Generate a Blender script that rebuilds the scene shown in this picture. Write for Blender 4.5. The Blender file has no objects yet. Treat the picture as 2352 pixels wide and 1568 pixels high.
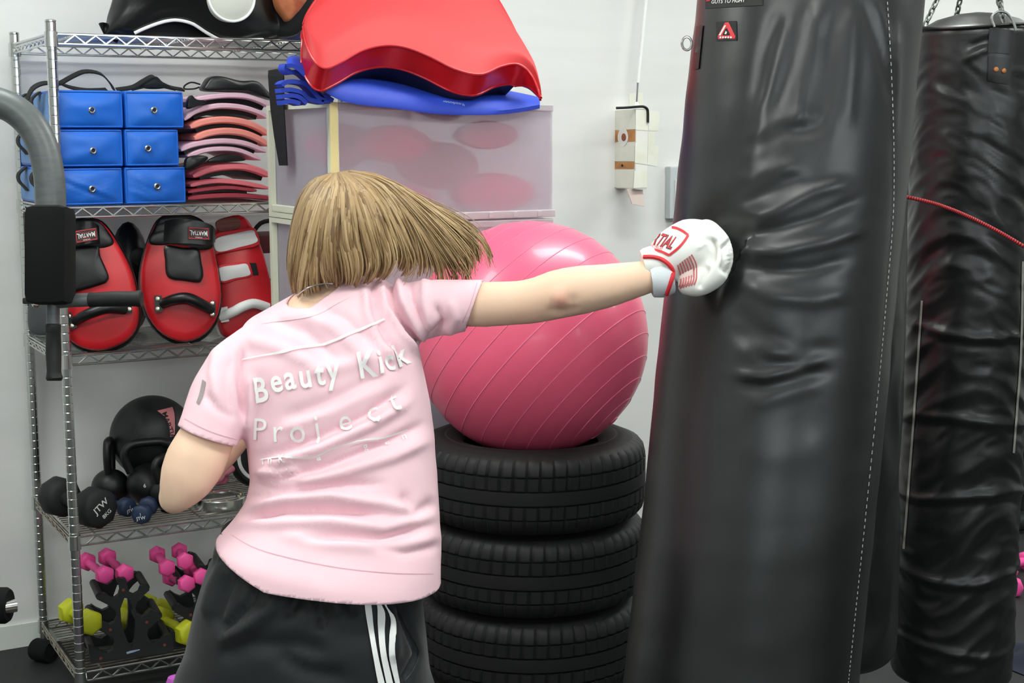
import bpy, bmesh, math, random
import numpy as np
from math import sin, cos, pi, sqrt, radians, hypot, exp, atan2
from mathutils import Vector, Matrix, noise
from mathutils.bvhtree import BVHTree
from mathutils.geometry import tessellate_polygon
random.seed(7)
V = Vector
sc = bpy.context.scene
COL = sc.collection

# ------------------------------------------------------------------ camera, light, exposure
FPX = 3300.0                                  # focal length in pixels of the 2352x1568 frame
CAM = V((0.0, 0.0, 1.40))
YAW, PITCH, ROLL = radians(29.2), radians(8.02), radians(0.165)
FW = V((sin(YAW)*cos(PITCH), cos(YAW)*cos(PITCH), -sin(PITCH)))
_r = V((cos(YAW), -sin(YAW), 0)); _d = FW.cross(_r)
RT = _r*cos(ROLL) + _d*sin(ROLL)
DN = _d*cos(ROLL) - _r*sin(ROLL)
cd = bpy.data.cameras.new('camera'); cam = bpy.data.objects.new('camera', cd); COL.objects.link(cam)
cd.sensor_fit = 'HORIZONTAL'; cd.sensor_width = 36.0; cd.lens = 36.0*FPX/2352.0
cd.clip_start = 0.05; cd.clip_end = 60
mw = Matrix((RT, -DN, -FW)).transposed().to_4x4(); mw.translation = CAM
cam.matrix_world = mw
sc.camera = cam
w = bpy.data.worlds.new('world'); sc.world = w; w.use_nodes = True
w.node_tree.nodes['Background'].inputs[0].default_value = (0.75, 0.82, 0.85, 1)
w.node_tree.nodes['Background'].inputs[1].default_value = 0.6
sc.view_settings.view_transform = 'Standard'; sc.view_settings.look = 'None'
sc.view_settings.gamma = 1.0; sc.view_settings.use_curve_mapping = False
sc.view_settings.exposure = 0.93
LAMP_POWER = 12.5          # emission strength of the ceiling tubes' diffusers
WINDOW_POWER = 3.4         # daylight through the windows behind the camera

# ------------------------------------------------------------------ helpers
def ray(px, py): return RT*((px-1176)/FPX) + DN*((py-784)/FPX) + FW
def P(px, py, Z): return CAM + ray(px, py)*Z
def onY(px, py, y): v = ray(px, py); return CAM + v*((y-CAM.y)/v.y)
def onX(px, py, x): v = ray(px, py); return CAM + v*((x-CAM.x)/v.x)
def onZ(px, py, z): v = ray(px, py); return CAM + v*((z-CAM.z)/v.z)
def pix(p):
    d = p-CAM; z = d.dot(FW)
    return 1176+FPX*d.dot(RT)/z, 784+FPX*d.dot(DN)/z, z
class PL:                                        # a plane in the room that a thing's face lies in
    def __init__(s, p, n): s.p = V(p); s.n = V(n).normalized()
    def at(s, px, py, off=0.0):
        v = ray(px, py); t = (s.p+s.n*off-CAM).dot(s.n)/v.dot(s.n); return CAM+v*t
def lin(c):
    c = c/255.0
    return c/12.92 if c <= 0.04045 else ((c+0.055)/1.055)**2.4
def rgb(r, g, b): return (lin(r), lin(g), lin(b), 1.0)

MATS = {}
def mat(name, col, rough=0.5, metal=0.0, spec=0.5, var=None, bump=None, coat=0.0, sheen=0.0, sss=0.0, emit=None, trans=0.0):
    """var=(scale, (r,g,b) second colour, amount, (sx,sy,sz)); bump=(scale, strength, distance)"""
    if name in MATS: return MATS[name]
    m = bpy.data.materials.new(name); m.use_nodes = True
    nt = m.node_tree; b = nt.nodes['Principled BSDF']
    b.inputs['Base Color'].default_value = rgb(*col)
    b.inputs['Roughness'].default_value = rough
    b.inputs['Metallic'].default_value = metal
    b.inputs['Specular IOR Level'].default_value = spec
    b.inputs['Coat Weight'].default_value = coat
    b.inputs['Sheen Weight'].default_value = sheen
    if trans: b.inputs['Transmission Weight'].default_value = trans
    if sss:
        b.inputs['Subsurface Weight'].default_value = sss
        b.inputs['Subsurface Radius'].default_value = (0.012, 0.006, 0.004)
        b.inputs['Subsurface Scale'].default_value = 0.6
    if emit:
        b.inputs['Emission Color'].default_value = rgb(*emit[0]); b.inputs['Emission Strength'].default_value = emit[1]
    tc = nt.nodes.new('ShaderNodeTexCoord')
    if var:
        mp = nt.nodes.new('ShaderNodeMapping'); mp.inputs['Scale'].default_value = var[3] if len(var) > 3 else (1, 1, 1)
        nz = nt.nodes.new('ShaderNodeTexNoise'); nz.inputs['Scale'].default_value = var[0]; nz.inputs['Detail'].default_value = 5
        rp = nt.nodes.new('ShaderNodeValToRGB'); rp.color_ramp.elements[0].position = 0.42; rp.color_ramp.elements[1].position = 0.68
        mx = nt.nodes.new('ShaderNodeMix'); mx.data_type = 'RGBA'
        mu = nt.nodes.new('ShaderNodeMath'); mu.operation = 'MULTIPLY'; mu.inputs[1].default_value = var[2]
        nt.links.new(tc.outputs['Object'], mp.inputs[0]); nt.links.new(mp.outputs[0], nz.inputs['Vector'])
        nt.links.new(nz.outputs['Fac'], rp.inputs[0]); nt.links.new(rp.outputs[0], mu.inputs[0]); nt.links.new(mu.outputs[0], mx.inputs['Factor'])
        mx.inputs['A'].default_value = rgb(*col); mx.inputs['B'].default_value = rgb(*var[1])
        nt.links.new(mx.outputs['Result'], b.inputs['Base Color'])
    if bump:
        nz2 = nt.nodes.new('ShaderNodeTexNoise'); nz2.inputs['Scale'].default_value = bump[0]; nz2.inputs['Detail'].default_value = 6
        bp = nt.nodes.new('ShaderNodeBump'); bp.inputs['Strength'].default_value = bump[1]; bp.inputs['Distance'].default_value = bump[2]
        nt.links.new(tc.outputs['Object'], nz2.inputs['Vector']); nt.links.new(nz2.outputs['Fac'], bp.inputs['Height'])
        nt.links.new(bp.outputs[0], b.inputs['Normal'])
    MATS[name] = m
    return m

WORG = {}
def thing(name, label, cat, loc, group=None, kind=None):
    o = bpy.data.objects.new(name, None); COL.objects.link(o); o.location = V(loc); o.empty_display_size = 0.05
    o['label'] = label; o['category'] = cat
    if group: o['group'] = group
    if kind: o['kind'] = kind
    WORG[o.name] = V(loc)
    return o
def tag(o, label=None, cat=None, group=None, kind=None):
    if label: o['label'] = label
    if cat: o['category'] = cat
    if group: o['group'] = group
    if kind: o['kind'] = kind
    return o

def frame_of(d):
    d = d.normalized(); a = V((0, 0, 1)) if abs(d.z) < 0.9 else V((1, 0, 0))
    x = a.cross(d).normalized(); return x, d.cross(x)
def cat_rom(pts, n, closed=False):
    pts = [V(p) for p in pts]; m = len(pts); out = []
    segs = m if closed else m-1
    for i in range(n):
        t = i/n*segs if closed else i/(n-1)*segs
        k = min(int(t), segs-1); f = t-k
        if closed: a, b, c, d = pts[(k-1) % m], pts[k % m], pts[(k+1) % m], pts[(k+2) % m]
        else: a, b, c, d = pts[max(k-1, 0)], pts[k], pts[min(k+1, m-1)], pts[min(k+2, m-1)]
        out.append(0.5*((2*b)+(c-a)*f+(2*a-5*b+4*c-d)*f*f+(3*b-a-3*c+d)*f**3))
    return out
def lerp_list(vals, n):
    m = len(vals); out = []
    for i in range(n):
        t = i/(n-1)*(m-1); k = min(int(t), m-2); f = t-k; out.append(vals[k]*(1-f)+vals[k+1]*f)
    return out

class MB:
    def __init__(s): s.v = []; s.f = []
    def add(s, vs, fs):
        o = len(s.v); s.v += [V(p) for p in vs]; s.f += [tuple(i+o for i in f) for f in fs]; return s
    def box(s, c, size, M=None, bev=0.0):
        c = V(c); hx, hy, hz = [q/2 for q in size]
        if bev <= 0:
            vs = [V((x*hx, y*hy, z*hz)) for x in (-1, 1) for y in (-1, 1) for z in (-1, 1)]
            fs = [(0, 1, 3, 2), (4, 6, 7, 5), (0, 4, 5, 1), (2, 3, 7, 6), (0, 2, 6, 4), (1, 5, 7, 3)]
        else:
            bm = bmesh.new(); bmesh.ops.create_cube(bm, size=1)
            for q in bm.verts: q.co = V((q.co.x*size[0], q.co.y*size[1], q.co.z*size[2]))
            bmesh.ops.bevel(bm, geom=bm.edges[:], offset=bev, segments=2, profile=0.6, affect='EDGES', clamp_overlap=True)
            vs = [q.co.copy() for q in bm.verts]; bm.verts.index_update(); fs = [tuple(q.index for q in f.verts) for f in bm.faces]; bm.free()
        if M is not None: vs = [M @ q for q in vs]
        return s.add([q+c for q in vs], fs)
    def loft(s, rings, cap=True, closed=False):
        n = len(rings[0]); m = len(rings); vs = [p for r in rings for p in r]; fs = []
        for i in range(m if closed else m-1):
            a = i*n; b = ((i+1) % m)*n
            for j in range(n): k = (j+1) % n; fs.append((a+j, a+k, b+k, b+j))
        if cap and not closed: fs.append(tuple(reversed(range(n)))); fs.append(tuple(range((m-1)*n, m*n)))
        return s.add(vs, fs)
    def tube(s, path, r, n=10, cap=True, closed=False, flat=1.0, up=None):
        path = [V(p) for p in path]; m = len(path); rr = r if isinstance(r, (list, tuple)) else [r]*m
        rings = []; px = None
        for i, p in enumerate(path):
            if closed: t = path[(i+1) % m]-path[i-1]
            else: t = path[min(i+1, m-1)]-path[max(i-1, 0)]
            t = t.normalized()
            if px is None:
                x, y = frame_of(t)
                if up is not None: y = (V(up)-t*V(up).dot(t)).normalized(); x = y.cross(t)
            else: x = (px-t*px.dot(t)).normalized(); y = t.cross(x)
            px = x
            rings.append([p+x*(rr[i]*cos(2*pi*k/n))+y*(rr[i]*flat*sin(2*pi*k/n)) for k in range(n)])
        return s.loft(rings, cap, closed)
    def ribbon(s, path, wv, th):          # flat band: path of points, half-width vector(s), thickness along normal
        path = [V(p) for p in path]; m = len(path); rings = []
        for i, p in enumerate(path):
            wd = V(wv[i]) if isinstance(wv, list) else V(wv)
            t = (path[min(i+1, m-1)]-path[max(i-1, 0)]).normalized(); nn = t.cross(wd).normalized()*th/2
            rings.append([p-wd-nn, p+wd-nn, p+wd+nn, p-wd+nn])
        return s.loft(rings)
    def lathe(s, prof, n=24, M=None, c=(0, 0, 0), cap=True):
        rings = [[V((r*cos(2*pi*k/n), r*sin(2*pi*k/n), z)) for k in range(n)] for r, z in prof]
        if M is not None: rings = [[M @ q for q in g] for g in rings]
        return s.loft([[q+V(c) for q in g] for g in rings], cap)
    def ell(s, c, rad, M=None, nu=20, nv=12):
        rings = []
        for i in range(nv+1):
            a = -pi/2+pi*(i+0.02 if i == 0 else i-0.02 if i == nv else i)/nv
            g = [V((rad[0]*cos(a)*cos(2*pi*k/nu), rad[1]*cos(a)*sin(2*pi*k/nu), rad[2]*sin(a))) for k in range(nu)]
            rings.append([(M @ q if M is not None else q)+V(c) for q in g])
        return s.loft(rings)
    def capsules(s, pts, n=16, sub=5):    # chain of (point, radius): smooth tapering limb with round ends
        c = cat_rom([p for p, r in pts], (len(pts)-1)*sub+1); rr = lerp_list([r for p, r in pts], len(c))
        d0 = (c[0]-c[1]).normalized(); d1 = (c[-1]-c[-2]).normalized()
        path = [c[0]+d0*rr[0]*0.85, c[0]+d0*rr[0]*0.5]+c+[c[-1]+d1*rr[-1]*0.5, c[-1]+d1*rr[-1]*0.85]
        r2 = [rr[0]*0.45, rr[0]*0.85]+rr+[rr[-1]*0.85, rr[-1]*0.45]
        return s.tube(path, r2, n)
    def prism(s, outer, d, holes=()):     # polygon of 3-D points extruded by vector d
        loops = [list(map(V, outer))]+[list(map(V, h)) for h in holes]
        tris = tessellate_polygon(loops); flat = [p for l in loops for p in l]; N = len(flat); d = V(d)
        fs = [tuple(t) for t in tris]+[tuple(i+N for i in reversed(t)) for t in tris]
        o = 0
        for l in loops:
            k = len(l)
            for i in range(k): fs.append((o+i, o+(i+1) % k, o+(i+1) % k+N, o+i+N))
            o += k
        return s.add(flat+[p+d for p in flat], fs)
    def puffy(s, outline, N, T, dome=0.0, inset=0.9, n=44, smooth=True, c=None):
        o = cat_rom(outline, n, True) if smooth else [V(p) for p in outline]
        N = V(N).normalized(); c = V(c) if c is not None else sum(o, V())/len(o)
        prof = [(0.9*inset, 0), (0.985, 0.06), (1, 0.3), (1, 0.62), (0.985, 0.84), (0.5+inset/2, 0.96), (inset, 1.0)]
        rings = [[c+(p-c)*k+N*(T*h) for p in o] for k, h in prof]
        for k in (0.8, 0.6, 0.4, 0.2, 0.05):
            rings.append([c+(p-c)*(k*inset)+N*(T+dome*(1-k*k)) for p in o])
        return s.loft(rings)
    def bvh(s): return BVHTree.FromPolygons(s.v, s.f)
    def build(s, name, m, parent=None, smooth=True, origin=None, sharp=40):
        me = bpy.data.meshes.new(name)
        if parent is not None:
            o0 = WORG[parent.name]
        elif origin is not None: o0 = V(origin)
        else:
            lo = V([min(p[k] for p in s.v) for k in range(3)]); hi = V([max(p[k] for p in s.v) for k in range(3)])
            o0 = V(((lo.x+hi.x)/2, (lo.y+hi.y)/2, lo.z))
        me.from_pydata([tuple(p-o0) for p in s.v], [], s.f)
        bm = bmesh.new(); bm.from_mesh(me); bmesh.ops.recalc_face_normals(bm, faces=bm.faces[:]); bm.to_mesh(me); bm.free()
        if smooth:
            me.polygons.foreach_set('use_smooth', [True]*len(me.polygons))
            try: me.set_sharp_from_angle(angle=radians(sharp))
            except Exception: pass
        me.materials.append(m)
        o = bpy.data.objects.new(name, me); COL.objects.link(o)
        if parent is not None: o.parent = parent
        else: o.location = o0
        WORG[o.name] = o0
        return o

def eval_mods(mb, mods):
    me = bpy.data.meshes.new('tmp'); me.from_pydata([tuple(p) for p in mb.v], [], mb.f)
    bm = bmesh.new(); bm.from_mesh(me); bmesh.ops.recalc_face_normals(bm, faces=bm.faces[:]); bm.to_mesh(me); bm.free()
    o = bpy.data.objects.new('tmp', me); COL.objects.link(o)
    for t, kw in mods:
        md = o.modifiers.new(t, t)
        for k, q in kw.items(): setattr(md, k, q)
    dg = bpy.context.evaluated_depsgraph_get(); dg.update()
    e = o.evaluated_get(dg); m2 = e.to_mesh()
    r = MB(); r.v = [x.co.copy() for x in m2.vertices]; r.f = [tuple(x.vertices) for x in m2.polygons]
    e.to_mesh_clear(); bpy.data.objects.remove(o); bpy.data.meshes.remove(me)
    return r
def fuse(mb, voxel, it=6, fac=0.5):
    return eval_mods(mb, [('REMESH', dict(mode='VOXEL', voxel_size=voxel)), ('SMOOTH', dict(factor=fac, iterations=it))])
def normals(mb):
    vs = np.array([tuple(p) for p in mb.v]); nn = np.zeros_like(vs)
    for f in mb.f:
        a, b, c = vs[f[0]], vs[f[1]], vs[f[2]]; q = np.cross(b-a, c-a)
        for i in f: nn[i] += q
    nn /= np.maximum(np.linalg.norm(nn, axis=1, keepdims=True), 1e-12)
    return vs, nn
def seg_dist(x, y, a, b):
    ax, ay = a; bx, by = b; dx, dy = bx-ax, by-ay; L = dx*dx+dy*dy+1e-9
    t = np.clip(((x-ax)*dx+(y-ay)*dy)/L, 0, 1)
    return np.hypot(x-ax-t*dx, y-ay-t*dy), t
def folds(mb, strokes, facing=True, extra=None):
    """push cloth/leather in and out along creases; each stroke = (points in photo pixels, width, depth in metres)"""
    vs, nn = normals(mb)
    d = vs-np.array(CAM); z = d@np.array(FW)
    x = 1176+FPX*(d@np.array(RT))/z; y = 784+FPX*(d@np.array(DN))/z
    cenv = d/np.linalg.norm(d, axis=1, keepdims=True)
    fac = -(nn*cenv).sum(1)
    if np.mean(fac*np.sign(fac)) and np.median(((vs-vs.mean(0))*nn).sum(1)) < 0: nn = -nn; fac = -fac
    wgt = np.clip((fac+0.15)/0.35, 0, 1) if facing else 1.0
    disp = np.zeros(len(vs))
    for pts, wd, am in strokes:
        best = np.full(len(vs), 1e9); tt = np.zeros(len(vs)); K = len(pts)-1
        for i in range(K):
            q, t = seg_dist(x, y, pts[i], pts[i+1]); c = q < best; best = np.where(c, q, best); tt = np.where(c, (i+t)/K, tt)
        env = np.clip(np.minimum(tt, 1-tt)*6+0.15, 0, 1)
        disp += am*np.exp(-(best/wd)**2)*env
    disp = disp*wgt
    if extra is not None: disp = disp+extra(vs, x, y)
    vs = vs+nn*disp[:, None]
    mb.v = [V(p) for p in vs]
    return mb

def text_geo(s, size=1.0, bold=0.0, shear=0.0, cut=0.12, align='LEFT'):
    cu = bpy.data.curves.new('t', 'FONT'); cu.body = s; cu.size = size; cu.offset = bold; cu.shear = shear; cu.align_x = align; cu.resolution_u = 3
    o = bpy.data.objects.new('t', cu); COL.objects.link(o)
    dg = bpy.context.evaluated_depsgraph_get(); dg.update(); m = o.evaluated_get(dg).to_mesh()
    bm = bmesh.new(); bm.from_mesh(m); o.evaluated_get(dg).to_mesh_clear()
    bmesh.ops.triangulate(bm, faces=bm.faces[:])
    for _ in range(6):
        es = [e for e in bm.edges if e.calc_length() > cut*size]
        if not es: break
        bmesh.ops.subdivide_edges(bm, edges=es, cuts=1); bmesh.ops.triangulate(bm, faces=bm.faces[:])
    bm.verts.index_update()
    vs = [(p.co.x, p.co.y) for p in bm.verts]; fs = [tuple(p.index for p in f.verts) for f in bm.faces]; bm.free()
    bpy.data.objects.remove(o); bpy.data.curves.remove(cu)
    return vs, fs
def stick(mb, bvh, vs2, fs, off=0.001):        # lay 2-D pixel geometry onto a surface
    pts = []; ok = []
    for (a, b) in vs2:
        h = bvh.ray_cast(CAM, ray(a, b).normalized())
        if h[0] is None: pts.append(V()); ok.append(False); continue
        n = h[1] if h[1].dot(ray(a, b)) < 0 else -h[1]
        pts.append(h[0]+n*(off*.45)-ray(a, b).normalized()*(off*.55)); ok.append(True)
    mb.add(pts, [f for f in fs if all(ok[i] for i in f)])
def stick_text(mb, bvh, s, org, ex, ey, off=0.001, **kw):
    vs, fs = text_geo(s, 1.0, **kw)
    stick(mb, bvh, [(org[0]+u*ex[0]+q*ey[0], org[1]+u*ex[1]+q*ey[1]) for u, q in vs], fs, off)
def stick_line(mb, bvh, pts, wd, off=0.001, step=6.0):
    c = [V((p[0], p[1], 0)) for p in pts]; L = sum((c[i+1]-c[i]).length for i in range(len(c)-1)); n = max(4, int(L/step))
    c = cat_rom(c, n); ws = lerp_list(list(wd), n) if isinstance(wd, (list, tuple)) else [wd]*n
    vs = []
    for i, p in enumerate(c):
        t = (c[min(i+1, n-1)]-c[max(i-1, 0)]).normalized(); q = V((-t.y, t.x, 0))*ws[i]/2
        vs += [(p.x-q.x, p.y-q.y), (p.x+q.x, p.y+q.y)]
    stick(mb, bvh, vs, [(2*i, 2*i+1, 2*i+3, 2*i+2) for i in range(n-1)], off)
def stick_band(mb, bvh, A, B, off=0.001, n=30):
    a = cat_rom([V((*p, 0)) for p in A], n); b = cat_rom([V((*p, 0)) for p in B], n); K = 4; vs = []
    for i in range(n):
        for k in range(K+1): q = a[i].lerp(b[i], k/K); vs.append((q.x, q.y))
    fs = [(i*(K+1)+k, i*(K+1)+k+1, (i+1)*(K+1)+k+1, (i+1)*(K+1)+k) for i in range(n-1) for k in range(K)]
    stick(mb, bvh, vs, fs, off)
def on_plane(mb, pl, vs2, fs, off=0.001): mb.add([pl.at(a, b, off) for a, b in vs2], fs)
def text_on_plane(mb, pl, s, org, ex, ey, off=0.001, **kw):
    vs, fs = text_geo(s, 1.0, **kw)
    on_plane(mb, pl, [(org[0]+u*ex[0]+q*ey[0], org[1]+u*ex[1]+q*ey[1]) for u, q in vs], fs, off)
def poly_on_plane(mb, pl, pts, off=0.001): mb.add([pl.at(a, b, off) for a, b in pts], [tuple(range(len(pts)))])

# ------------------------------------------------------------------ materials
m_wall = mat('painted_wall', (229, 229, 227), 0.6, var=(1.2, (218, 219, 216), 0.55, (1, 1, 9)), bump=(60, 0.08, 0.002))
m_ceil = mat('ceiling_white', (232, 234, 232), 0.8)
m_floor = mat('black_rubber_floor', (24, 26, 27), 0.62, var=(3.0, (42, 44, 44), 0.6), bump=(220, 0.25, 0.002))
m_base = mat('baseboard_vinyl', (218, 222, 216), 0.5)
m_chrome = mat('chrome_wire', (205, 208, 205), 0.22, 1.0)
m_aged = mat('aged_chrome', (176, 172, 160), 0.33, 0.9, var=(38, (122, 92, 66), 0.8))
m_black_pl = mat('black_plastic', (18, 20, 21), 0.45)
m_black_rub = mat('black_rubber', (17, 19, 20), 0.6, bump=(300, 0.15, 0.001))
m_foam = mat('black_foam', (19, 21, 21), 0.9, bump=(500, 0.3, 0.001), spec=0.2)
m_web = mat('black_webbing', (19, 21, 21), 0.8, bump=(700, 0.3, 0.0006))
m_vinyl_blk = mat('black_vinyl', (14, 15, 16), 0.36, bump=(90, 0.12, 0.002))
m_red_lea = mat('red_leather', (204, 24, 36), 0.36, bump=(120, 0.10, 0.0015), var=(9, (188, 24, 34), 0.6))
m_red_dark = mat('red_vinyl_band', (178, 18, 30), 0.25, bump=(40, 0.25, 0.004))
m_red_soft = mat('red_matte_vinyl', (200, 44, 48), 0.62, bump=(260, 0.06, 0.001))
m_blue_vin = mat('blue_vinyl', (22, 104, 208), 0.38, bump=(14, 0.18, 0.006), var=(5, (18, 94, 198), 0.7))
m_blue_mat = mat('blue_foam_mat', (36, 70, 196), 0.6, bump=(420, 0.35, 0.001))
m_rivet = mat('nickel_rivet', (205, 200, 185), 0.25, 1.0)
m_white_str = mat('white_strap', (242, 244, 242), 0.6, bump=(60, 0.2, 0.002))
m_white_pr = mat('white_print', (245, 245, 243), 0.6)
m_red_pr = mat('red_print', (214, 40, 52), 0.5)
m_pink_rub = mat('pink_dumbbell_vinyl', (240, 82, 158), 0.55, bump=(250, 0.15, 0.001))
m_yel_rub = mat('yellow_dumbbell_vinyl', (196, 202, 32), 0.55, var=(7, (160, 160, 30), 0.6), bump=(250, 0.15, 0.001))
m_navy_rub = mat('navy_dumbbell_vinyl', (28, 44, 72), 0.55)
m_iron = mat('black_iron', (18, 19, 19), 0.42, bump=(160, 0.2, 0.001))
m_ivory = mat('yellowed_ivory_plastic', (238, 226, 160), 0.4, var=(2, (236, 232, 200), 0.5))
m_cream = mat('cream_plastic', (228, 230, 208), 0.42)
m_tape = mat('cream_tape', (236, 236, 224), 0.6, var=(20, (224, 224, 204), 0.6))
m_wood = mat('bare_wood', (200, 140, 84), 0.7, var=(30, (170, 110, 60), 0.8))
m_whitebox = mat('white_painted_wood', (235, 234, 228), 0.5)
m_screw = mat('copper_screw', (150, 82, 62), 0.4, 0.6)

def translucent(name, col, clear, rough):
    m = bpy.data.materials.new(name); m.use_nodes = True; nt = m.node_tree; nt.nodes.clear()
    out = nt.nodes.new('ShaderNodeOutputMaterial')
    df = nt.nodes.new('ShaderNodeBsdfDiffuse'); df.inputs[0].default_value = rgb(*col)
    tl = nt.nodes.new('ShaderNodeBsdfTranslucent'); tl.inputs[0].default_value = rgb(*col)
    rf = nt.nodes.new('ShaderNodeBsdfRefraction'); rf.inputs['Roughness'].default_value = rough; rf.inputs['IOR'].default_value = 1.03; rf.inputs[0].default_value = (0.96, 0.96, 0.97, 1)
    gl = nt.nodes.new('ShaderNodeBsdfGlossy'); gl.inputs['Roughness'].default_value = 0.3
    a = nt.nodes.new('ShaderNodeMixShader'); a.inputs[0].default_value = 0.45
    b = nt.nodes.new('ShaderNodeMixShader'); b.inputs[0].default_value = clear
    c = nt.nodes.new('ShaderNodeMixShader'); c.inputs[0].default_value = 0.05
    L = nt.links.new
    L(df.outputs[0], a.inputs[1]); L(tl.outputs[0], a.inputs[2]); L(a.outputs[0], b.inputs[1]); L(rf.outputs[0], b.inputs[2])
    L(b.outputs[0], c.inputs[1]); L(gl.outputs[0], c.inputs[2]); L(c.outputs[0], out.inputs[0])
    return m
m_frost = translucent('frosted_polypropylene', (232, 228, 236), 0.56, 0.42)

# ------------------------------------------------------------------ the room
WALL_Y = 4.04
X0, X1, Y0, ZC = -2.6, 7.2, -2.6, 2.62
def struct(mb, name, m, **k): return tag(mb.build(name, m, smooth=False, **k), kind='structure')
def slab(a, b): return MB().box([(a[i]+b[i])/2 for i in range(3)], [b[i]-a[i] for i in range(3)])
struct(slab((X0-.1, Y0-.1, -.12), (X1+.1, WALL_Y+.1, 0)), 'floor', m_floor)
struct(slab((X0-.1, WALL_Y, 0), (X1+.1, WALL_Y+.1, ZC)), 'wall_back', m_wall)
struct(slab((X0-.1, Y0, 0), (X0, WALL_Y, ZC)), 'wall_left', m_wall)
struct(slab((X1, Y0, 0), (X1+.1, WALL_Y, ZC)), 'wall_right', m_wall)
struct(slab((X0-.1, Y0-.1, -.0), (X1+.1, WALL_Y+.1, .1)).__class__().box(((X0+X1)/2, (Y0+WALL_Y)/2, ZC+.05), (X1-X0+.2, WALL_Y-Y0+.2, .1)), 'ceiling', m_ceil)
struct(slab((X0, WALL_Y-.008, 0), (X1, WALL_Y, .066)), 'baseboard_back', m_base)
# front wall behind the camera with two windows
wins = [(-1.9, .1), (1.2, 3.4)]; WZ0, WZ1 = 1.62, 2.45
mb = MB(); xs = [X0-.1]+[q for w_ in wins for q in w_]+[X1+.1]
for i in range(0, len(xs), 2): mb.box(((xs[i]+xs[i+1])/2, Y0-.05, ZC/2), (xs[i+1]-xs[i], .1, ZC))
for a, b in wins:
    mb.box(((a+b)/2, Y0-.05, WZ0/2), (b-a, .1, WZ0)); mb.box(((a+b)/2, Y0-.05, (WZ1+ZC)/2), (b-a, .1, ZC-WZ1))
struct(mb, 'wall_front', m_wall)
m_glassday = mat('daylit_window_glass', (240, 246, 250), 0.3, emit=((236, 244, 248), WINDOW_POWER))
for i, (a, b) in enumerate(wins):
    mb = MB(); zc = (WZ0+WZ1)/2; xc = (a+b)/2
    for x in (a+.025, xc, b-.025): mb.box((x, Y0-.04, zc), (.05, .05, WZ1-WZ0))
    for z in (WZ0+.025, WZ1-.025): mb.box((xc, Y0-.04, z), (b-a, .05, .05))
    f = struct(mb, 'window_%d' % (i+1), m_base)
    for x0, x1 in ((a+.05, xc-.025), (xc+.025, b-.05)):
        slab((x0, Y0-.055, WZ0+.05), (x1, Y0-.05, WZ1-.05)).build('pane', m_glassday, f, smooth=False)
m_lamp = mat('lamp_diffuser', (255, 255, 255), 0.5, emit=((250, 255, 250), LAMP_POWER))
LAMPS = [(-.9, 1.1, 0), (1.1, 1.1, 0), (3.1, 1.1, 0), (5.2, 1.1, 0), (.1, 2.9, 0), (2.3, 2.75, 0), (4.4, 2.9, 0)]
LLAB = ['ceiling panel light over the space before the wire rack', 'ceiling panel light over the boxing person', 'ceiling panel light before the hanging bags', 'ceiling panel light beside the right wall', 'ceiling panel light near the wire rack', 'ceiling panel light above the gym ball', 'ceiling panel light beyond the hanging bags']
for (x, y, a), lb in zip(LAMPS, LLAB):
    t = thing('ceiling_light', lb, 'ceiling light', (x, y, ZC-.06), 'ceiling panel lights')
    MB().box((x, y, ZC-.025), (1.26, .34, .05), bev=.006).build('housing', m_ceil, t, smooth=False)
    MB().box((x, y, ZC-.055), (1.2, .28, .012)).build('diffuser', m_lamp, t, smooth=False)

# ------------------------------------------------------------------ wire rack
RX, RY, RW, RD = 0.7365, 3.5357, 0.92, 0.45
SZ = [1.648, 1.2395, 0.8815, 0.4297, 0.0792]
rack = thing('wire_rack', 'tall chrome wire shelving rack filled with boxing gear against the white wall', 'shelf', (RX+RW/2, RY+RD/2, 0))
prof = [(0.0, 0.0), (.0127, 0.0)]
z = .03
while z < 1.66:
    prof += [(.0127, z), (.0118, z+.0012), (.0118, z+.0026), (.0127, z+.0036)]; z += .0216
prof += [(.0127, 1.674), (.011, 1.676), (0.0005, 1.6765)]
for x in (0, RW):
    for y in (0, RD):
        MB().lathe(prof[1:-1], 14, c=(RX+x, RY+y, 0)).build('post', m_chrome, rack, sharp=25)
        MB().lathe([(.0132, 1.6755), (.0132, 1.679), (.010, 1.681)], 14, c=(RX+x, RY+y, 0)).build('post_cap', m_chrome, rack)
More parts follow.
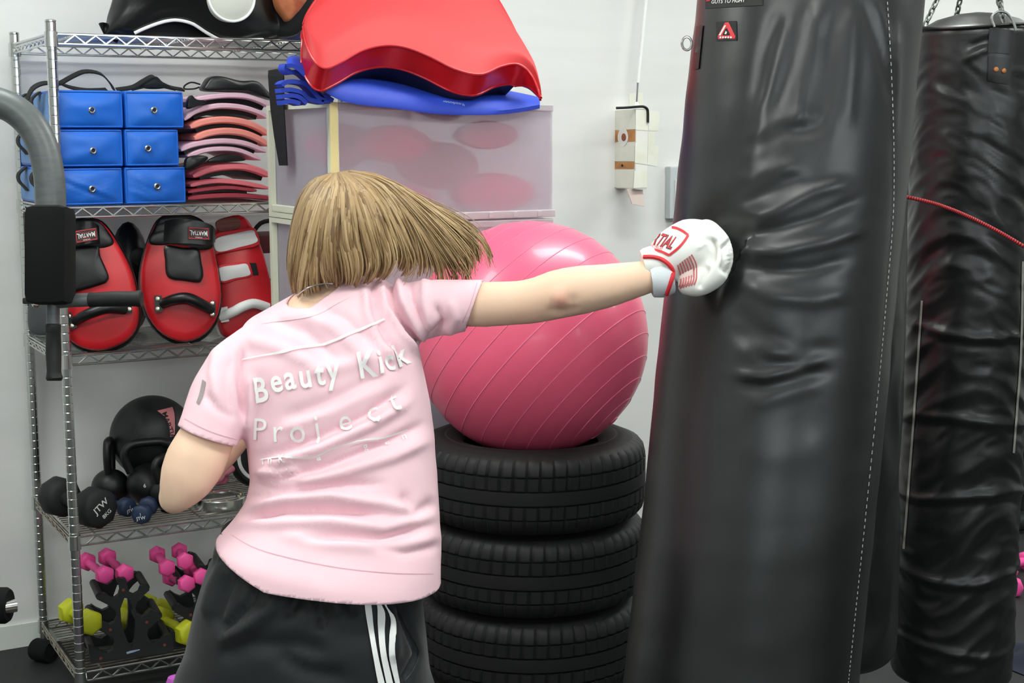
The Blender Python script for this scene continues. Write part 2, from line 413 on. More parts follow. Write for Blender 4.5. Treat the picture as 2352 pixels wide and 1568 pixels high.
for si, zt in enumerate(SZ):
    mm = m_aged if si >= 3 else m_chrome
    TH = .0225; mb = MB()
    for zz in (zt, zt-TH):
        r = .0031
        for y in (0, RD): mb.tube([(RX+.014, RY+y, zz), (RX+RW-.014, RY+y, zz)], r, 7)
    sh = mb.build('shelf', m_chrome, rack)
    mb = MB()
    for zz in (zt, zt-.008, zt-TH):
        for x in (-.006, RW+.006): mb.tube([(RX+x, RY+.012, zz), (RX+x, RY+RD-.012, zz)], .0028, 6)
    mb.build('side_rail', mm, sh)['kind'] = 'stuff'
    mb = MB(); p = .0488; r = .0024
    for y in (-.001, RD+.001):
        pts = []; k = 0; x = .03
        while x < RW-.02: pts.append((RX+x, RY+y, (zt-TH+.002) if k % 2 == 0 else zt-.002)); x += p/2; k += 1
        for a, b in zip(pts[:-1], pts[1:]): mb.tube([a, b], r, 5)
    mb.build('front_truss', m_chrome, sh)['kind'] = 'stuff'
    mb = MB()
    for x in (-.006, RW+.006):
        pts = []; k = 0; y = .03
        while y < RD-.02: pts.append((RX+x, RY+y, (zt-TH+.002) if k % 2 == 0 else zt-.009)); y += p/2; k += 1
        for a, b in zip(pts[:-1], pts[1:]): mb.tube([a, b], r*.9, 5)
    mb.build('side_truss', mm, sh)['kind'] = 'stuff'
    mb = MB(); y = .022
    while y < RD-.01: mb.tube([(RX+.004, RY+y, zt+.001), (RX+RW-.004, RY+y, zt+.001)], .0017, 5); y += .0212
    mb.build('deck_wires', m_chrome if si < 3 else m_aged, sh)['kind'] = 'stuff'
    mb = MB()
    for x in (.055, RW*.36, RW*.64, RW-.055): mb.tube([(RX+x, RY+.004, zt-.003), (RX+x, RY+RD-.004, zt-.003)], .0027, 6)
    mb.build('cross_wires', mm, sh)['kind'] = 'stuff'
    for x in (0, RW):
        for y in (0, RD):
            MB().lathe([(.0134, zt-.031), (.0162, zt-.0305), (.0152, zt+.0045), (.0134, zt+.005)], 16, c=(RX+x, RY+y, 0)).build('collar', m_chrome, sh)

# ------------------------------------------------------------------ drawer stack
DX0, DX1, DY0, DY1 = 1.243, 1.83, 3.065, 3.485
DTOP, DH = 1.484, .278
m_rim = translucent('milky_plastic_rim', (232, 230, 232), 0.15, 0.5)
dlab = ['top unit of the frosted drawer stack with pink things inside under the folded blue mat', 'second frosted drawer unit from the top of the stack behind the gym ball',
        'middle frosted drawer unit of the stack beside the wire rack', 'second frosted drawer unit from the floor in the stack', 'bottom frosted drawer unit of the stack standing on casters']
for k in range(5):
    z1 = DTOP-k*DH; z0 = z1-DH+.002
    t = thing('drawer_unit', dlab[k], 'drawers', ((DX0+DX1)/2, (DY0+DY1)/2, z0), 'stacked frosted plastic drawer units')
    fw = .012
    ym = (DY0+DY1)/2; hy = (DY1-DY0)/2; fr = lambda q, e: [(DX0, ym-hy+q, z0+e), (DX0, ym+hy-q, z0+e), (DX0, ym+hy-q, z1-e), (DX0, ym-hy+q, z1-e)]
    MB().prism(fr(.0015, 0), (.022, 0, 0), [fr(.018, fw)]).build('front_frame', m_cream, t, smooth=False)
    MB().box((DX0+.0095, DY0, (z0+z1)/2), (.018, .003, z1-z0-.002)).build('frame_edge', m_ivory, t, smooth=False)
    tk = .0025; xm = (DX0+.022+DX1)/2
    for y in (DY0+.004, DY1-.004): MB().box((xm, y, (z0+z1)/2), (DX1-DX0-.022, tk, z1-z0-.012)).build('side_panel', m_frost, t, smooth=False)
    MB().box((DX1-.004, ym, (z0+z1)/2), (tk, DY1-DY0-.016, z1-z0-.012)).build('back_panel', m_frost, t, smooth=False)
    MB().box((xm, ym, z1-.003), (DX1-DX0-.022, DY1-DY0, .004)).build('top_panel', m_frost, t, smooth=False)
    for y in (DY0+.001, DY1-.001): MB().box((xm+.003, y, z0+.010), (DX1-DX0-.016, .010, .018), bev=.002).build('lower_rim', m_rim, t, smooth=False)
    MB().box((xm, DY0+.001, z1-.009), (DX1-DX0-.022, .008, .016), bev=.002).build('upper_rim', m_rim, t, smooth=False)
    if k < 2:
        for q in range(8): MB().box((DX0+.07+q*.068, DY0-.005, z0+.010), (.010, .004, .014), bev=.001).build('rim_clip', m_rim, t, smooth=False)
    d = MB().box((DX0+.016, (DY0+DY1)/2, (z0+z1)/2+.01), (.003, DY1-DY0-.036, z1-z0-.044)).build('drawer_front', m_frost, t, smooth=False)
    mb = MB(); mb.box((DX0+.010, (DY0+DY1)/2, z0+.022), (.018, DY1-DY0-.04, .018), bev=.003)
    mb.build('handle', m_cream, d, smooth=False)
    MB().box(((DX0+.03+DX1)/2, (DY0+DY1)/2, z0+.006), (DX1-DX0-.04, DY1-DY0-.03, .003)).build('drawer_bottom', m_frost, t, smooth=False)
    if k == 4:
        for x in (DX0+.06, DX1-.06):
            for y in (DY0+.05, DY1-.05):
                M_ = Matrix.Rotation(pi/2, 3, 'X')
                MB().lathe([(.012, -.014), (.036, -.012), (.038, 0), (.036, .012), (.012, .014)], 18, M=M_, c=(x, y, .039)).build('caster', m_black_pl, t)
                MB().box((x, y, .082), (.03, .034, .03)).build('caster_bracket', m_black_pl, t, smooth=False)
# pink padded mitts lying in the top drawer, seen through the plastic
m_pinkin = mat('pink_padded_vinyl', (238, 84, 132), 0.5)
for i, (px, py, y, rx, ry) in enumerate([(905, 330, 3.105, .085, .045), (1135, 425, 3.118, .10, .05), (1120, 310, 3.125, .075, .035), (905, 430, 3.11, .09, .04), (735, 345, 3.2, .075, .055), (1010, 380, 3.30, .10, .06)]):
    c = onY(px, py, y)
    zf = DTOP-DH+.013
    if py > 400: c.z = zf+ry
    if i == 4: c = V((DX0+.105, 3.25, DTOP-.10))
    t = thing('pink_mitt', ['pink padded mitt at the upper left inside the frosted top drawer', 'large pink padded mitt at the lower right inside the frosted top drawer', 'pink padded mitt at the upper right inside the frosted top drawer', 'pink padded mitt at the lower left inside the frosted top drawer', 'pink padded mitt behind the drawer front beside the black strap', 'pink padded mitt deep in the middle of the frosted top drawer'][i], 'boxing mitt', c-V((0, 0, ry)), 'pink mitts inside the frosted drawer')
    ou = [c+V((rx*cos(a)*(1+.12*cos(2*a)), 0, ry*sin(a))) for a in [2*pi*k/16 for k in range(16)]]
    MB().puffy([q+V((0, .03, 0)) for q in ou], (0, -1, 0), .045, .012).build('pad', m_pinkin, t)
    MB().ribbon([c+V((-rx*.5, -.014, 0)), c+V((0, -.022, .004)), c+V((rx*.5, -.014, 0))], V((0, 0, .012)), .004).build('strap', m_pinkin, t)

# ------------------------------------------------------------------ gym ball and tyres
BC = P(1219, 777, 3.255); BR = .265
m_ball = mat('pink_ball_rubber', (255, 106, 140), 0.33, spec=0.45, coat=0.15)
m_ridge = mat('pink_ball_ridge', (255, 128, 165), 0.4)
ball = thing('gym_ball', 'large glossy pink exercise ball resting on a stack of black tyres', 'ball', BC-V((0, 0, BR)))
ax = (RT*.66+DN*.66-FW*.20).normalized(); bx, by = frame_of(ax); MBall = Matrix((bx, by, ax)).transposed()
prof = []; N = 150
for i in range(N+1):
    a = -pi/2+pi*i/N; s = a*BR
    prof.append((max(BR*cos(a), .0008), BR*sin(a)))
MB().lathe(prof, 96, M=MBall, c=BC).build('skin', m_ball, ball, sharp=180)
mb = MB()
for k in range(-7, 8):
    a = k*.19
    rr = BR*cos(a); ring = [BC+MBall @ V((rr*cos(2*pi*j/90), rr*sin(2*pi*j/90), BR*sin(a))) for j in range(90)]
    mb.tube(ring, .0011, 5, closed=True)
mb.build('ridges', m_ridge, ball)['kind'] = 'stuff'
pl_ = BC+ax*-1*BR
MB().lathe([(.012, 0), (.012, .003), (.006, .004)], 16, M=MBall, c=BC+ax*(BR-.001)).build('plug', m_ridge, ball)

TC = V((BC.x+.0, BC.y, 0)); TR, TWd, TH_ = .262, .184, .154
m_tyre = mat('tyre_rubber', (17, 18, 19), 0.6, var=(14, (26, 26, 25), 0.5), bump=(180, 0.2, 0.001))
m_tyre_s = mat('tyre_sidewall', (20, 18, 18), 0.7, bump=(120, 0.15, 0.001))
NB = 56
prof = []        # tread section: (z fraction, radius, kind)
def tread_prof():
    h = TWd/2; zs = []
    pts = [(-h*.93, TR-.030, 0), (-h*.86, TR-.014, 1), (-h*.74, TR-.005, 1), (-h*.56, TR-.001, 1), (-h*.53, TR-.001, 2), (-h*.525, TR-.0085, 0), (-h*.485, TR-.0085, 0), (-h*.48, TR, 2),
           (-h*.34, TR, 3), (-h*.20, TR, 2), (-h*.195, TR-.0085, 0), (-h*.155, TR-.0085, 0), (-h*.15, TR, 0), (0, TR+.0005, 0)]
    return pts+[(-a, b, c) for a, b, c in reversed(pts[:-1])]
TP = tread_prof()
def tyre(zc, rot):
    mb = MB(); n = NB*5; rings = []
    for (zz, r, kd) in TP:
        ring = []
        for j in range(n):
            ph = j % 5; rr = r
            if kd == 1 and ph == 0: rr = r-.004
            if kd == 2 and ph == 0: rr = r-.005
            if kd == 3 and ph in (0,): rr = r-.003
            a = 2*pi*j/n+rot+zz*.25
            ring.append(V((TC.x+rr*cos(a), TC.y+rr*sin(a), zc+zz)))
        rings.append(ring)
    mb.loft(rings, cap=False)
    sw = MB(); h = TWd/2
    for s in (-1, 1):
        pr = [(TR-.030, h*.93), (TR-.042, h*.985), (TR-.060, h), (TR-.062, h*.985), (TR-.066, h*.985), (TR-.068, h), (TR-.085, h*.97), (TH_+.006, h*.86), (TH_, h*.80), (TH_+.002, h*.74), (TR-.085, h*.80), (TR-.03, h*.70)]
        sw.loft([[V((TC.x+r*cos(2*pi*j/72), TC.y+r*sin(2*pi*j/72), zc+s*q)) for j in range(72)] for r, q in pr], cap=False)
    return mb, sw
tl = ['topmost black car tyre of the stack, holding the pink gym ball', 'black car tyre second from the top of the stack', 'black car tyre second from the floor in the stack', 'bottom black car tyre of the stack on the floor']
for k in range(4):
    zc = (3-k+.5)*TWd; t = thing('car_tyre', tl[k], 'tyre', (TC.x, TC.y, zc-TWd/2), 'stacked black car tyres')
    a, b = tyre(zc, k*.37); a.build('tread', m_tyre, t, sharp=30); b.build('sidewall', m_tyre_s, t)

# ------------------------------------------------------------------ folded blue mat and red kick shield on the drawers
matt = thing('folded_mat', 'blue foam exercise mat folded in layers on top of the frosted drawers', 'exercise mat', ((DX0+DX1)/2, (DY0+DY1)/2, DTOP))
FE = [(659, 147), (672, 146), (690, 158), (717, 187), (748, 203), (786, 222), (841, 233), (910, 240), (996, 252), (1082, 255), (1168, 252), (1240, 240)]
BE = [(659, 143), (680, 135), (714, 140), (755, 150), (793, 156), (843, 160), (893, 164), (944, 176), (1013, 190), (1082, 198), (1151, 206), (1237, 226)]
nf = 48
f = cat_rom([onY(a, b, 3.035) for a, b in FE], nf); b_ = cat_rom([onY(a, b, 3.42) for a, b in BE], nf)
rings = []
for i in range(nf):
    g = []; nv = 9
    up = V((0, -.12, 1)).normalized()
    tq = [(k/(nv-1))**1.6 for k in range(nv)]
    top = [f[i].lerp(b_[i], q_) for q_ in tq]
    for q_, p in zip(tq, top): p.z = f[i].z+(b_[i].z-f[i].z)*q_**.36+.004*sin(pi*q_)
    top = [V((p.x, p.y, max(p.z, DTOP+.012) if p.y > DY0-.004 else p.z)) for p in top]
    g = top+[p-up*.0095 for p in reversed(top)]
    rings.append(g)
mb = MB().loft(rings); mat_bvh = mb.bvh()
mb.build('top_layer', m_blue_mat, matt)
mb = MB()
for path in ([(660, 148), (658, 158), (668, 166), (690, 165), (712, 182), (735, 205), (752, 222), (766, 231)],
             [(648, 196), (655, 190), (672, 187), (700, 192), (718, 208), (735, 226), (760, 233)],
             [(646, 208), (655, 207), (670, 206), (695, 213), (712, 228), (745, 235)],
             [(648, 222), (670, 219), (690, 224), (705, 238)],
             [(650, 236), (668, 232), (690, 238)]):
    c = cat_rom([onY(a, b, 3.06) for a, b in path], 24)
    mb.ribbon([p+V((0, .02, .0)) for p in c], V((0, .02, 0)), .0095)
mb.build('folded_layers', m_blue_mat, matt)
sp = [onX(650, 160, DX0+.03), onX(633, 163, DX0-.012), onX(634, 175, DX0-.014), onX(637, 250, DX0-.012), onX(643, 310, DX0-.014), onX(651, 380, DX0-.012)]
wv = []
for (a, b, c) in ((617, 652, 160), (617, 650, 163), (617, 652, 175), (622, 652, 250), (630, 656, 310), (642, 660, 380)):
    l, r = onX(a, c, DX0-.012), onX(b, c, DX0-.012); wv.append((r-l)/2)
MB().ribbon(sp, wv, .003).build('strap', m_web, matt, smooth=False)
mb = MB(); stick_text(mb, mat_bvh, 'Readoser', (1066, 238), (-13.2, -2.0), (3.5, 8.5), off=.001, cut=.4)
mb.build('lettering', mat('pale_blue_print', (170, 190, 235), 0.6), matt)

sh = thing('kick_shield', 'big red curved body shield lying on the folded blue mat', 'kick shield', onY(960, 215, 3.2))
npl = V((.05, -.70, .71)).normalized()
pl = PL(onY(980, 130, 3.03), npl)
low = [(697, 60), (704, 100), (722, 138), (747, 156), (785, 141), (830, 116), (880, 104), (930, 108), (985, 128), (1050, 160), (1105, 170), (1150, 152), (1190, 147), (1222, 172), (1243, 224)]
upp = [(697, 58), (704, 35), (722, 5), (750, -30), (800, -75), (860, -105), (920, -118), (985, -112), (1050, -90), (1100, -60), (1135, -15), (1165, 35), (1195, 95), (1225, 160), (1243, 222)]
nu = 72; nv = 16; T = .056
lo3 = cat_rom([pl.at(a, b) for a, b in low], nu); up3 = cat_rom([pl.at(a, b) for a, b in upp], nu)
def sheet(off, bulge, sgn=1):
    vs = []
    for i in range(nu):
        for k in range(nv):
            q = k/(nv-1); p = lo3[i].lerp(up3[i], q); e = min(1, min(i, nu-1-i)/6)
            vs.append(p+off*(tap(i) if sgn < 0 else 1)+npl*(bulge*min(1, sin(pi*q)*1.6+.0)*sqrt(e)))
    return vs, [(i*nv+k, i*nv+k+1, (i+1)*nv+k+1, (i+1)*nv+k) for i in range(nu-1) for k in range(nv-1)]
MB().add(*sheet(V(), .017)).build('face', m_red_soft, sh)
dirb = (-npl*.80+V((0, 0, -.36))).normalized()
o = lo3+list(reversed(up3[1:-1]))
def tap(i):
    j = i if i < nu else 2*nu-2-i
    return max(.12, min(1, (nu-1-j)/9))*max(.4, min(1, j/5))
ring = []
for h in [T*q for q in (0, .08, .18, .32, .48, .64, .8, 1)]:
    e = sin(pi*h/T)
    ring.append([p+dirb*(h*tap(i_))+V((0, 0, 1))*e*(.006*noise.noise(p*22+V((h*30, 0, 0)))+.003*noise.noise(p*60+V((0, h*90, 0)))) for i_, p in enumerate(o)])
MB().loft(ring, cap=False).build('side_band', m_red_dark, sh)
MB().tube([p+dirb*.001 for p in o], .0032, 8, closed=True).build('piping', m_red_lea, sh)
MB().tube([p+dirb*T*tap(i_) for i_, p in enumerate(o)], .0028, 8, closed=True).build('lower_piping', m_red_dark, sh)
m_navyb = mat('navy_back', (30, 34, 50), 0.5)
MB().add(*sheet(dirb*T, -.01, -1)).build('back_panel', m_navyb, sh)
un = [[p+dirb*T*.96*tap(i_)+V((0, .13, -.06))*q*tap(i_)**2*min(1, (i_-15)/12) for i_, p in enumerate(lo3[15:-9], 15)] for q in (0, .3, .65, 1)]
nw = len(un[0])
MB().add([p for r_ in un for p in r_], [(a*nw+i, a*nw+i+1, (a+1)*nw+i+1, (a+1)*nw+i) for a in range(3) for i in range(nw-1)]).build('underside', m_navyb, sh)

# ------------------------------------------------------------------ blue vinyl blocks on the second shelf
FY = RY+.022
S2 = SZ[1]+.003
cols = [[(121, 286, 206, 297), (121, 286, 298, 389), (121, 286, 389, 474)], [(287, 425, 206, 298), (287, 414, 299, 387), (287, 430, 387, 473)]]
hole = [[(211, 253), (214, 346), (212, 434)], [(354, 253), (340, 341), (361, 428)]]
blab = [['topmost blue vinyl block of the stack beside the rack post, black strap looped over it', 'middle blue vinyl block of the stack beside the rack post', 'bottom blue vinyl block of the stack beside the rack post'],
        ['topmost blue vinyl block of the stack beside the pink mitts', 'middle blue vinyl block of the stack beside the pink mitts', 'bottom blue vinyl block of the stack beside the pink mitts']]
zt = onY(200, 206, FY).z; hgt = (zt-S2)/3
m_hole = mat('dark_hole', (20, 40, 70), 0.8)
m_blue_side = mat('blue_nylon_side', (104, 148, 206), 0.6)
for ci in (0, 1):
    for ri in (0, 1, 2):
        a, b, c0, c1 = cols[ci][ri]
        xa, xb = onY(a, c1, FY).x+.0015, onY(b, c1, FY).x-.0015
        z1 = S2+hgt*(3-ri)-.001; z0 = z1-hgt+.0015
        t = thing('blue_block', blab[ci][ri], 'gym block', ((xa+xb)/2, FY+.2, z0), 'blue vinyl blocks on the second shelf')
        D = .395
        M_ = MB().box(((xa+xb)/2, FY+D/2, (z0+z1)/2), (xb-xa, D, z1-z0), bev=.007); M_.build('body', m_blue_vin, t)
        # front panel, puffed, with sewn rim
        e = .004
        cor = [(xa+e, FY, z0+e), (xb-e, FY, z0+e), (xb-e, FY, z1-e), (xa+e, FY, z1-e)]
        pts = []
        for i in range(4):
            p, q = V(cor[i]), V(cor[(i+1) % 4])
            for k in range(8): pts.append(p.lerp(q, k/8))
        nu_, nv_ = 22, 14; gv = []
        for i in range(nu_+1):
            for k in range(nv_+1):
                u, q = i/nu_, k/nv_; en = (1-abs(2*u-1)**3.5)*(1-abs(2*q-1)**3.5)
                p = V((xa+e+(xb-xa-2*e)*u, FY, z0+e+(z1-z0-2*e)*q))
                gv.append(p+V((0, -.0005-en*(.0085+.004*noise.noise(V((u*3+ri*5, q*2.5+ci*7, 1)))+(.0035*noise.noise(V((u*5+q*6, ri*3, ci*2))) if ri == 2 else 0)), 0)))
        fp = MB().add(gv, [(i*(nv_+1)+k, i*(nv_+1)+k+1, (i+1)*(nv_+1)+k+1, (i+1)*(nv_+1)+k) for i in range(nu_) for k in range(nv_)]).build('front_panel', m_blue_vin, t)
        MB().tube([p+V((0, -.001, 0)) for p in pts], .0022, 6, closed=True).build('seam', m_blue_vin, t)
        h = onY(*hole[ci][ri], FY-.010); Rm = Matrix.Rotation(pi/2, 3, 'X')
        MB().lathe([(.0040, -.001), (.0045, .0030), (.0062, .0036), (.0082, .0018), (.0084, -.003)], 20, M=Rm, c=h, cap=False).build('eyelet', m_rivet, fp)
        MB().lathe([(.0001, 0), (.0045, .0)], 16, M=Rm, c=h+V((0, -.0005, 0)), cap=False).build('eyelet_hole', m_hole, fp)
        if ci == 0:
            MB().box((xa-.0008, FY+D/2, (z0+z1)/2), (.002, D-.02, z1-z0-.014)).build('side_panel', m_blue_side, t, smooth=False)
            for yy in (.13, .30):
                c = [V((xa-.002, FY+yy, z1-.002)), V((xa-.020, FY+yy+.004, z1-.018)), V((xa-.022, FY+yy, z1-.036)), V((xa-.010, FY+yy-.004, z1-.052)), V((xa-.003, FY+yy-.006, z1-.062))]
                MB().ribbon(cat_rom(c, 14), V((0, .017, 0)), .004).build('handle_strap', m_web, t)
        if ri == 0:
            if ci == 0: paths = [[(62, 228), (75, 203), (100, 191), (128, 192), (140, 190), (165, 176), (195, 164), (230, 169), (252, 190), (262, 207)], [(132, 188), (160, 200), (200, 207), (245, 206)]]
            else: paths = [[(268, 206), (305, 200), (330, 186), (352, 176), (368, 190), (395, 201), (421, 206)], [(300, 204), (350, 195), (400, 204)]]
            for pp in paths:
                c = cat_rom([onY(x, y, FY+.06) for x, y in pp], 30)
                MB().ribbon(c, V((0, .013, .004)), .0035).build('strap', m_web, t)
    if ci == 1:
        c = [onY(x, y, FY+.08) for x, y in ((318, 199), (335, 183), (352, 176), (366, 188), (385, 200), (350, 205))]
        MB().puffy(c, (0, -1, 0), .03, .004).build('shoulder_pad', m_web, t)

# ------------------------------------------------------------------ stack of curved pink mitts
pk = {'pale': mat('pale_pink_vinyl', (230, 188, 206), 0.45), 'salmon': mat('salmon_vinyl', (246, 152, 142), 0.45), 'coral': mat('coral_vinyl', (240, 124, 136), 0.45), 'rose': mat('rose_vinyl', (170, 62, 76), 0.45)}
stack = [('pale', [(452, 228), (490, 222), (530, 219), (570, 222), (600, 232), (619, 243)], 12, 'topmost pale pink curved mitt with a black palm pad on top'),
         ('pale', [(424, 275), (450, 256), (490, 245), (525, 243), (565, 248), (600, 260), (615, 270)], 13, 'whitish pink curved mitt second from the top of the mitt stack'),
         ('salmon', [(438, 292), (470, 280), (515, 275), (560, 280), (595, 293), (618, 308)], 16, 'upper of the two salmon curved mitts in the stack'),
         ('salmon', [(448, 318), (480, 306), (520, 301), (560, 305), (595, 318), (618, 333)], 16, 'lower of the two salmon curved mitts in the stack'),
         ('pale', [(416, 345), (440, 334), (480, 326), (525, 324), (570, 331), (612, 348)], 13, 'pale mauve curved mitt directly under the salmon mitts'),
         ('pale', [(432, 360), (470, 346), (515, 342), (555, 347), (600, 366)], 12, 'pale mauve curved mitt above the black padded loop'),
         ('coral', [(444, 405), (480, 390), (520, 383), (560, 383), (595, 392), (620, 403)], 17, 'bright coral curved mitt under the black padded loop'),
         ('coral', [(438, 426), (470, 419), (510, 416), (560, 421), (618, 432)], 12, 'dull coral curved mitt near the bottom of the mitt stack'),
         ('rose', [(432, 441), (480, 434), (530, 431), (590, 438)], 10, 'dark rose mitt second from the bottom of the mitt stack'),
         ('rose', [(432, 456), (480, 451), (540, 449), (600, 453), (620, 456)], 12, 'dark rose mitt lying on the wire shelf under the others')]
MYd = RY+.035
for i, (kc, pp, th, lb) in enumerate(stack):
    c = cat_rom([onY(x, y, MYd) for x, y in pp], 26); tt = th*3.72/FPX
    t = thing('curved_mitt', lb, 'boxing mitt', c[13]+V((0, .15, -tt/2)), 'curved pink mitts stacked on the second shelf')
    m = len(c); rings = []
    for j, p in enumerate(c):
        tg = (c[min(j+1, m-1)]-c[max(j-1, 0)]).normalized(); nn = V((0, 1, 0)).cross(tg).normalized()
        if nn.z < 0: nn = -nn
        e = min(1, (min(j, m-1-j)+.7)/3); h = tt/2*sqrt(e)
        g = []
        for yy, hh in ((0, .55), (.004, .85), (.012, 1), (.15, 1.05), (.30, 1), (.31, .6)): g.append(p+V((0, yy, 0))+nn*h*hh)
        for yy, hh in ((.31, .6), (.30, 1), (.15, 1.05), (.012, 1), (.004, .85), (0, .55)): g.append(p+V((0, yy, 0))-nn*h*hh)
        rings.append(g)
    MB().loft(rings).build('pad', pk[kc], t)
    if i < 9 and i != 5:
        k0, k1 = (4, 21) if i % 2 else (3, 23); q = c[k0:k1]
        q2 = [p+V((0, .014, -tt*.5-(.0058 if i < 7 else .003))) for p in q]
        MB().ribbon([p+V((0, .12, 0)) for p in q2], V((0, .115, 0)), .0112 if i < 7 else .005).build('palm_pad', m_vinyl_blk, t)
    if i == 0:
        ou = [onY(x, y, MYd+.05) for x, y in ((458, 209), (462, 192), (474, 178), (497, 176), (540, 186), (578, 187), (600, 205), (617, 229), (600, 226), (560, 214), (510, 212))]
        MB().puffy(ou, (0, -1, .0), .045, .006).build('palm_pad', m_vinyl_blk, t)
        MB().tube(cat_rom([onY(x, y, MYd+.03) for x, y in ((460, 194), (440, 189), (425, 196), (424, 204), (445, 204), (458, 200))], 20), .0022, 6).build('cord', m_web, t)
        MB().puffy([onY(x, y, MYd+.01) for x, y in ((428, 250), (427, 230), (436, 219), (446, 228), (470, 233), (450, 244))], (0, -1, 0), .02).build('thumb_strap', m_vinyl_blk, t)
    if i == 5:
        MB().puffy([onY(x, y, MYd-.004) for x, y in ((421, 385), (424, 365), (440, 357), (465, 357), (474, 363), (462, 375), (440, 388), (428, 391))], (0, -1, 0), .02, .006).build('palm_loop', m_vinyl_blk, t)
        MB().puffy([onY(x, y, MYd+.012) for x, y in ((474, 372), (490, 360), (520, 354), (548, 358), (560, 368), (520, 372))], (0, -1, 0), .015, .002).build('palm_pad', m_vinyl_blk, t)

# ------------------------------------------------------------------ focus paddles and kick pads on the third shelf
S3 = SZ[2]+.002
m_patch = mat('black_patch', (22, 22, 24), 0.6)
m_white_txt = mat('silver_print', (225, 225, 222), 0.5)
def logo(parent, pl, quad, off):
    """woven patch: black ground, red double-curved frame, upside-down lettering"""
    (x0, y0), (x1, y1), (x2, y2), (x3, y3) = quad           # tl, tr, br, bl
    B = lambda u, q: ((1-u)*(1-q)*x0+u*(1-q)*x1+u*q*x2+(1-u)*q*x3, (1-u)*(1-q)*y0+u*(1-q)*y1+u*q*y2+(1-u)*q*y3)
    mb = MB(); mb.add([pl.at(*B(u, q), off+h) for h in (0, .0012) for u, q in ((0, 0), (1, 0), (1, 1), (0, 1))], [(3, 2, 1, 0), (4, 5, 6, 7), (0, 1, 5, 4), (1, 2, 6, 5), (2, 3, 7, 6), (3, 0, 4, 7)])
    p = mb.build('logo_patch', m_patch, parent, smooth=False)
    o2 = off+.0018
    fr = MB(); e = .05; w_ = .045
    top = [(e, e)]+[(e+(1-2*e)*k/10, e+.26*sin(pi*k/10)) for k in range(11)]
    bot = [(e+(1-2*e)*k/10, 1-e-.26*sin(pi*k/10)) for k in range(11)]
    loop = [(e+(1-2*e)*k/10, e+.24*sin(pi*k/10)) for k in range(11)]+[(1-e-(1-2*e)*k/10, 1-e-.24*sin(pi*k/10)) for k in range(11)]
    for L in (loop, [(e, e), (1-e, e), (1-e, 1-e), (e, 1-e)]):
        n = len(L); cx = .5
        vs = []; fs = []
        for (u, q) in L: vs += [B(u, q), B(.5+(u-.5)*(1-w_*1.6), .5+(q-.5)*(1-w_*2.2))]
        for k in range(n): j = (k+1) % n; fs.append((2*k, 2*j, 2*j+1, 2*k+1))
        on_plane(fr, pl, vs, fs, o2)
    fr.build('logo_frame', m_red_pr, p)
    tx = MB(); vs, fs = text_geo('MARTIAL', 1.0, bold=.01, cut=9); W_ = max(v[0] for v in vs); H_ = .72
    def mp(u, q):
        a = .9-.8*u/W_; sq = .30+.28*(abs(a-.5)*2)**2
        return B(a, .5-(.5-q/H_)*-1*2*sq*.5+0) if False else B(a, .5+(q/H_-.5)*sq*1.0)
    on_plane(tx, pl, [mp(u, q) for u, q in vs], fs, o2+.0003)
    vs, fs = text_geo('WORLD', 1.0, bold=.01, cut=9); W2 = max(v[0] for v in vs)
    on_plane(tx, pl, [B(.66-.32*u/W2, .84+(q/H_-.5)*.09) for u, q in vs], fs, o2+.0003)
    tx.build('lettering', m_white_txt, p)
    return p

def paddle(label, foot, N, outl, cap, palm, strap, lg, hpath, hr, tabs, rivs):
    base = onZ(*foot, S3); t = thing('focus_paddle', label, 'boxing mitt', base, 'red and black focus paddles leaning on the third shelf')
    N = V(N).normalized(); pl = PL(base, N); T = .045
    out3 = [pl.at(a, b) for a, b in outl]; c = sum(out3, V())/len(out3)
    MB().puffy([c+(p-c)*1.045-N*.022 for p in out3], N, .030, 0).build('backing', m_vinyl_blk, t)
    MB().puffy(out3, N, T, .012, inset=.86).build('pad', m_red_lea, t)
    MB().puffy([pl.at(a, b, T*.3) for a, b in cap], N, T*.85, .006, inset=.88).build('black_cap', m_vinyl_blk, t)
    MB().puffy([pl.at(a, b, T) for a, b in palm], N, .022, .004, inset=.82, n=36).build('palm_cushion', m_vinyl_blk, t)
    sp = MB(); a, b, th = strap
    A = [pl.at(x, y, T+.014) for x, y in a]; Bq = [pl.at(x, y, T+.014) for x, y in b]
    A = cat_rom(A, 16); Bq = cat_rom(Bq, 16); n = 16
    rings = []
    for i in range(n):
        o_ = N*(.030*sin(pi*i/(n-1))); rings.append([A[i]+o_, Bq[i]+o_, Bq[i]+o_+N*th, A[i]+o_+N*th])
    sp.loft(rings); so = sp.build('wrist_strap', m_vinyl_blk, t)
    logo(so, PL(base+N*0, N), lg, T+.014+.030+th+.0006)
    hp = cat_rom([pl.at(x, y, T+.012+.026*sin(pi*k/(len(hpath)-1))) for k, (x, y) in enumerate(hpath)], 20)
    rr = hr*3.75/FPX; ho = MB().tube(hp, [rr*(.8+.2*sin(pi*k/19)) for k in range(20)], 12).build('handle', m_vinyl_blk, t)
    for q in tabs: MB().prism([pl.at(x, y, T+.010) for x, y in q], N*.004).build('handle_tab', m_vinyl_blk, ho, smooth=False)
    Rv = Matrix((frame_of(N)[0], frame_of(N)[1], N)).transposed()
    for x, y in rivs: MB().lathe([(.0058, 0), (.0052, .002), (.002, .003)], 14, M=Rv, c=pl.at(x, y, T+.0145)).build('rivet', m_rivet, ho)
    return t
NA = (-.30, -.93, .20)
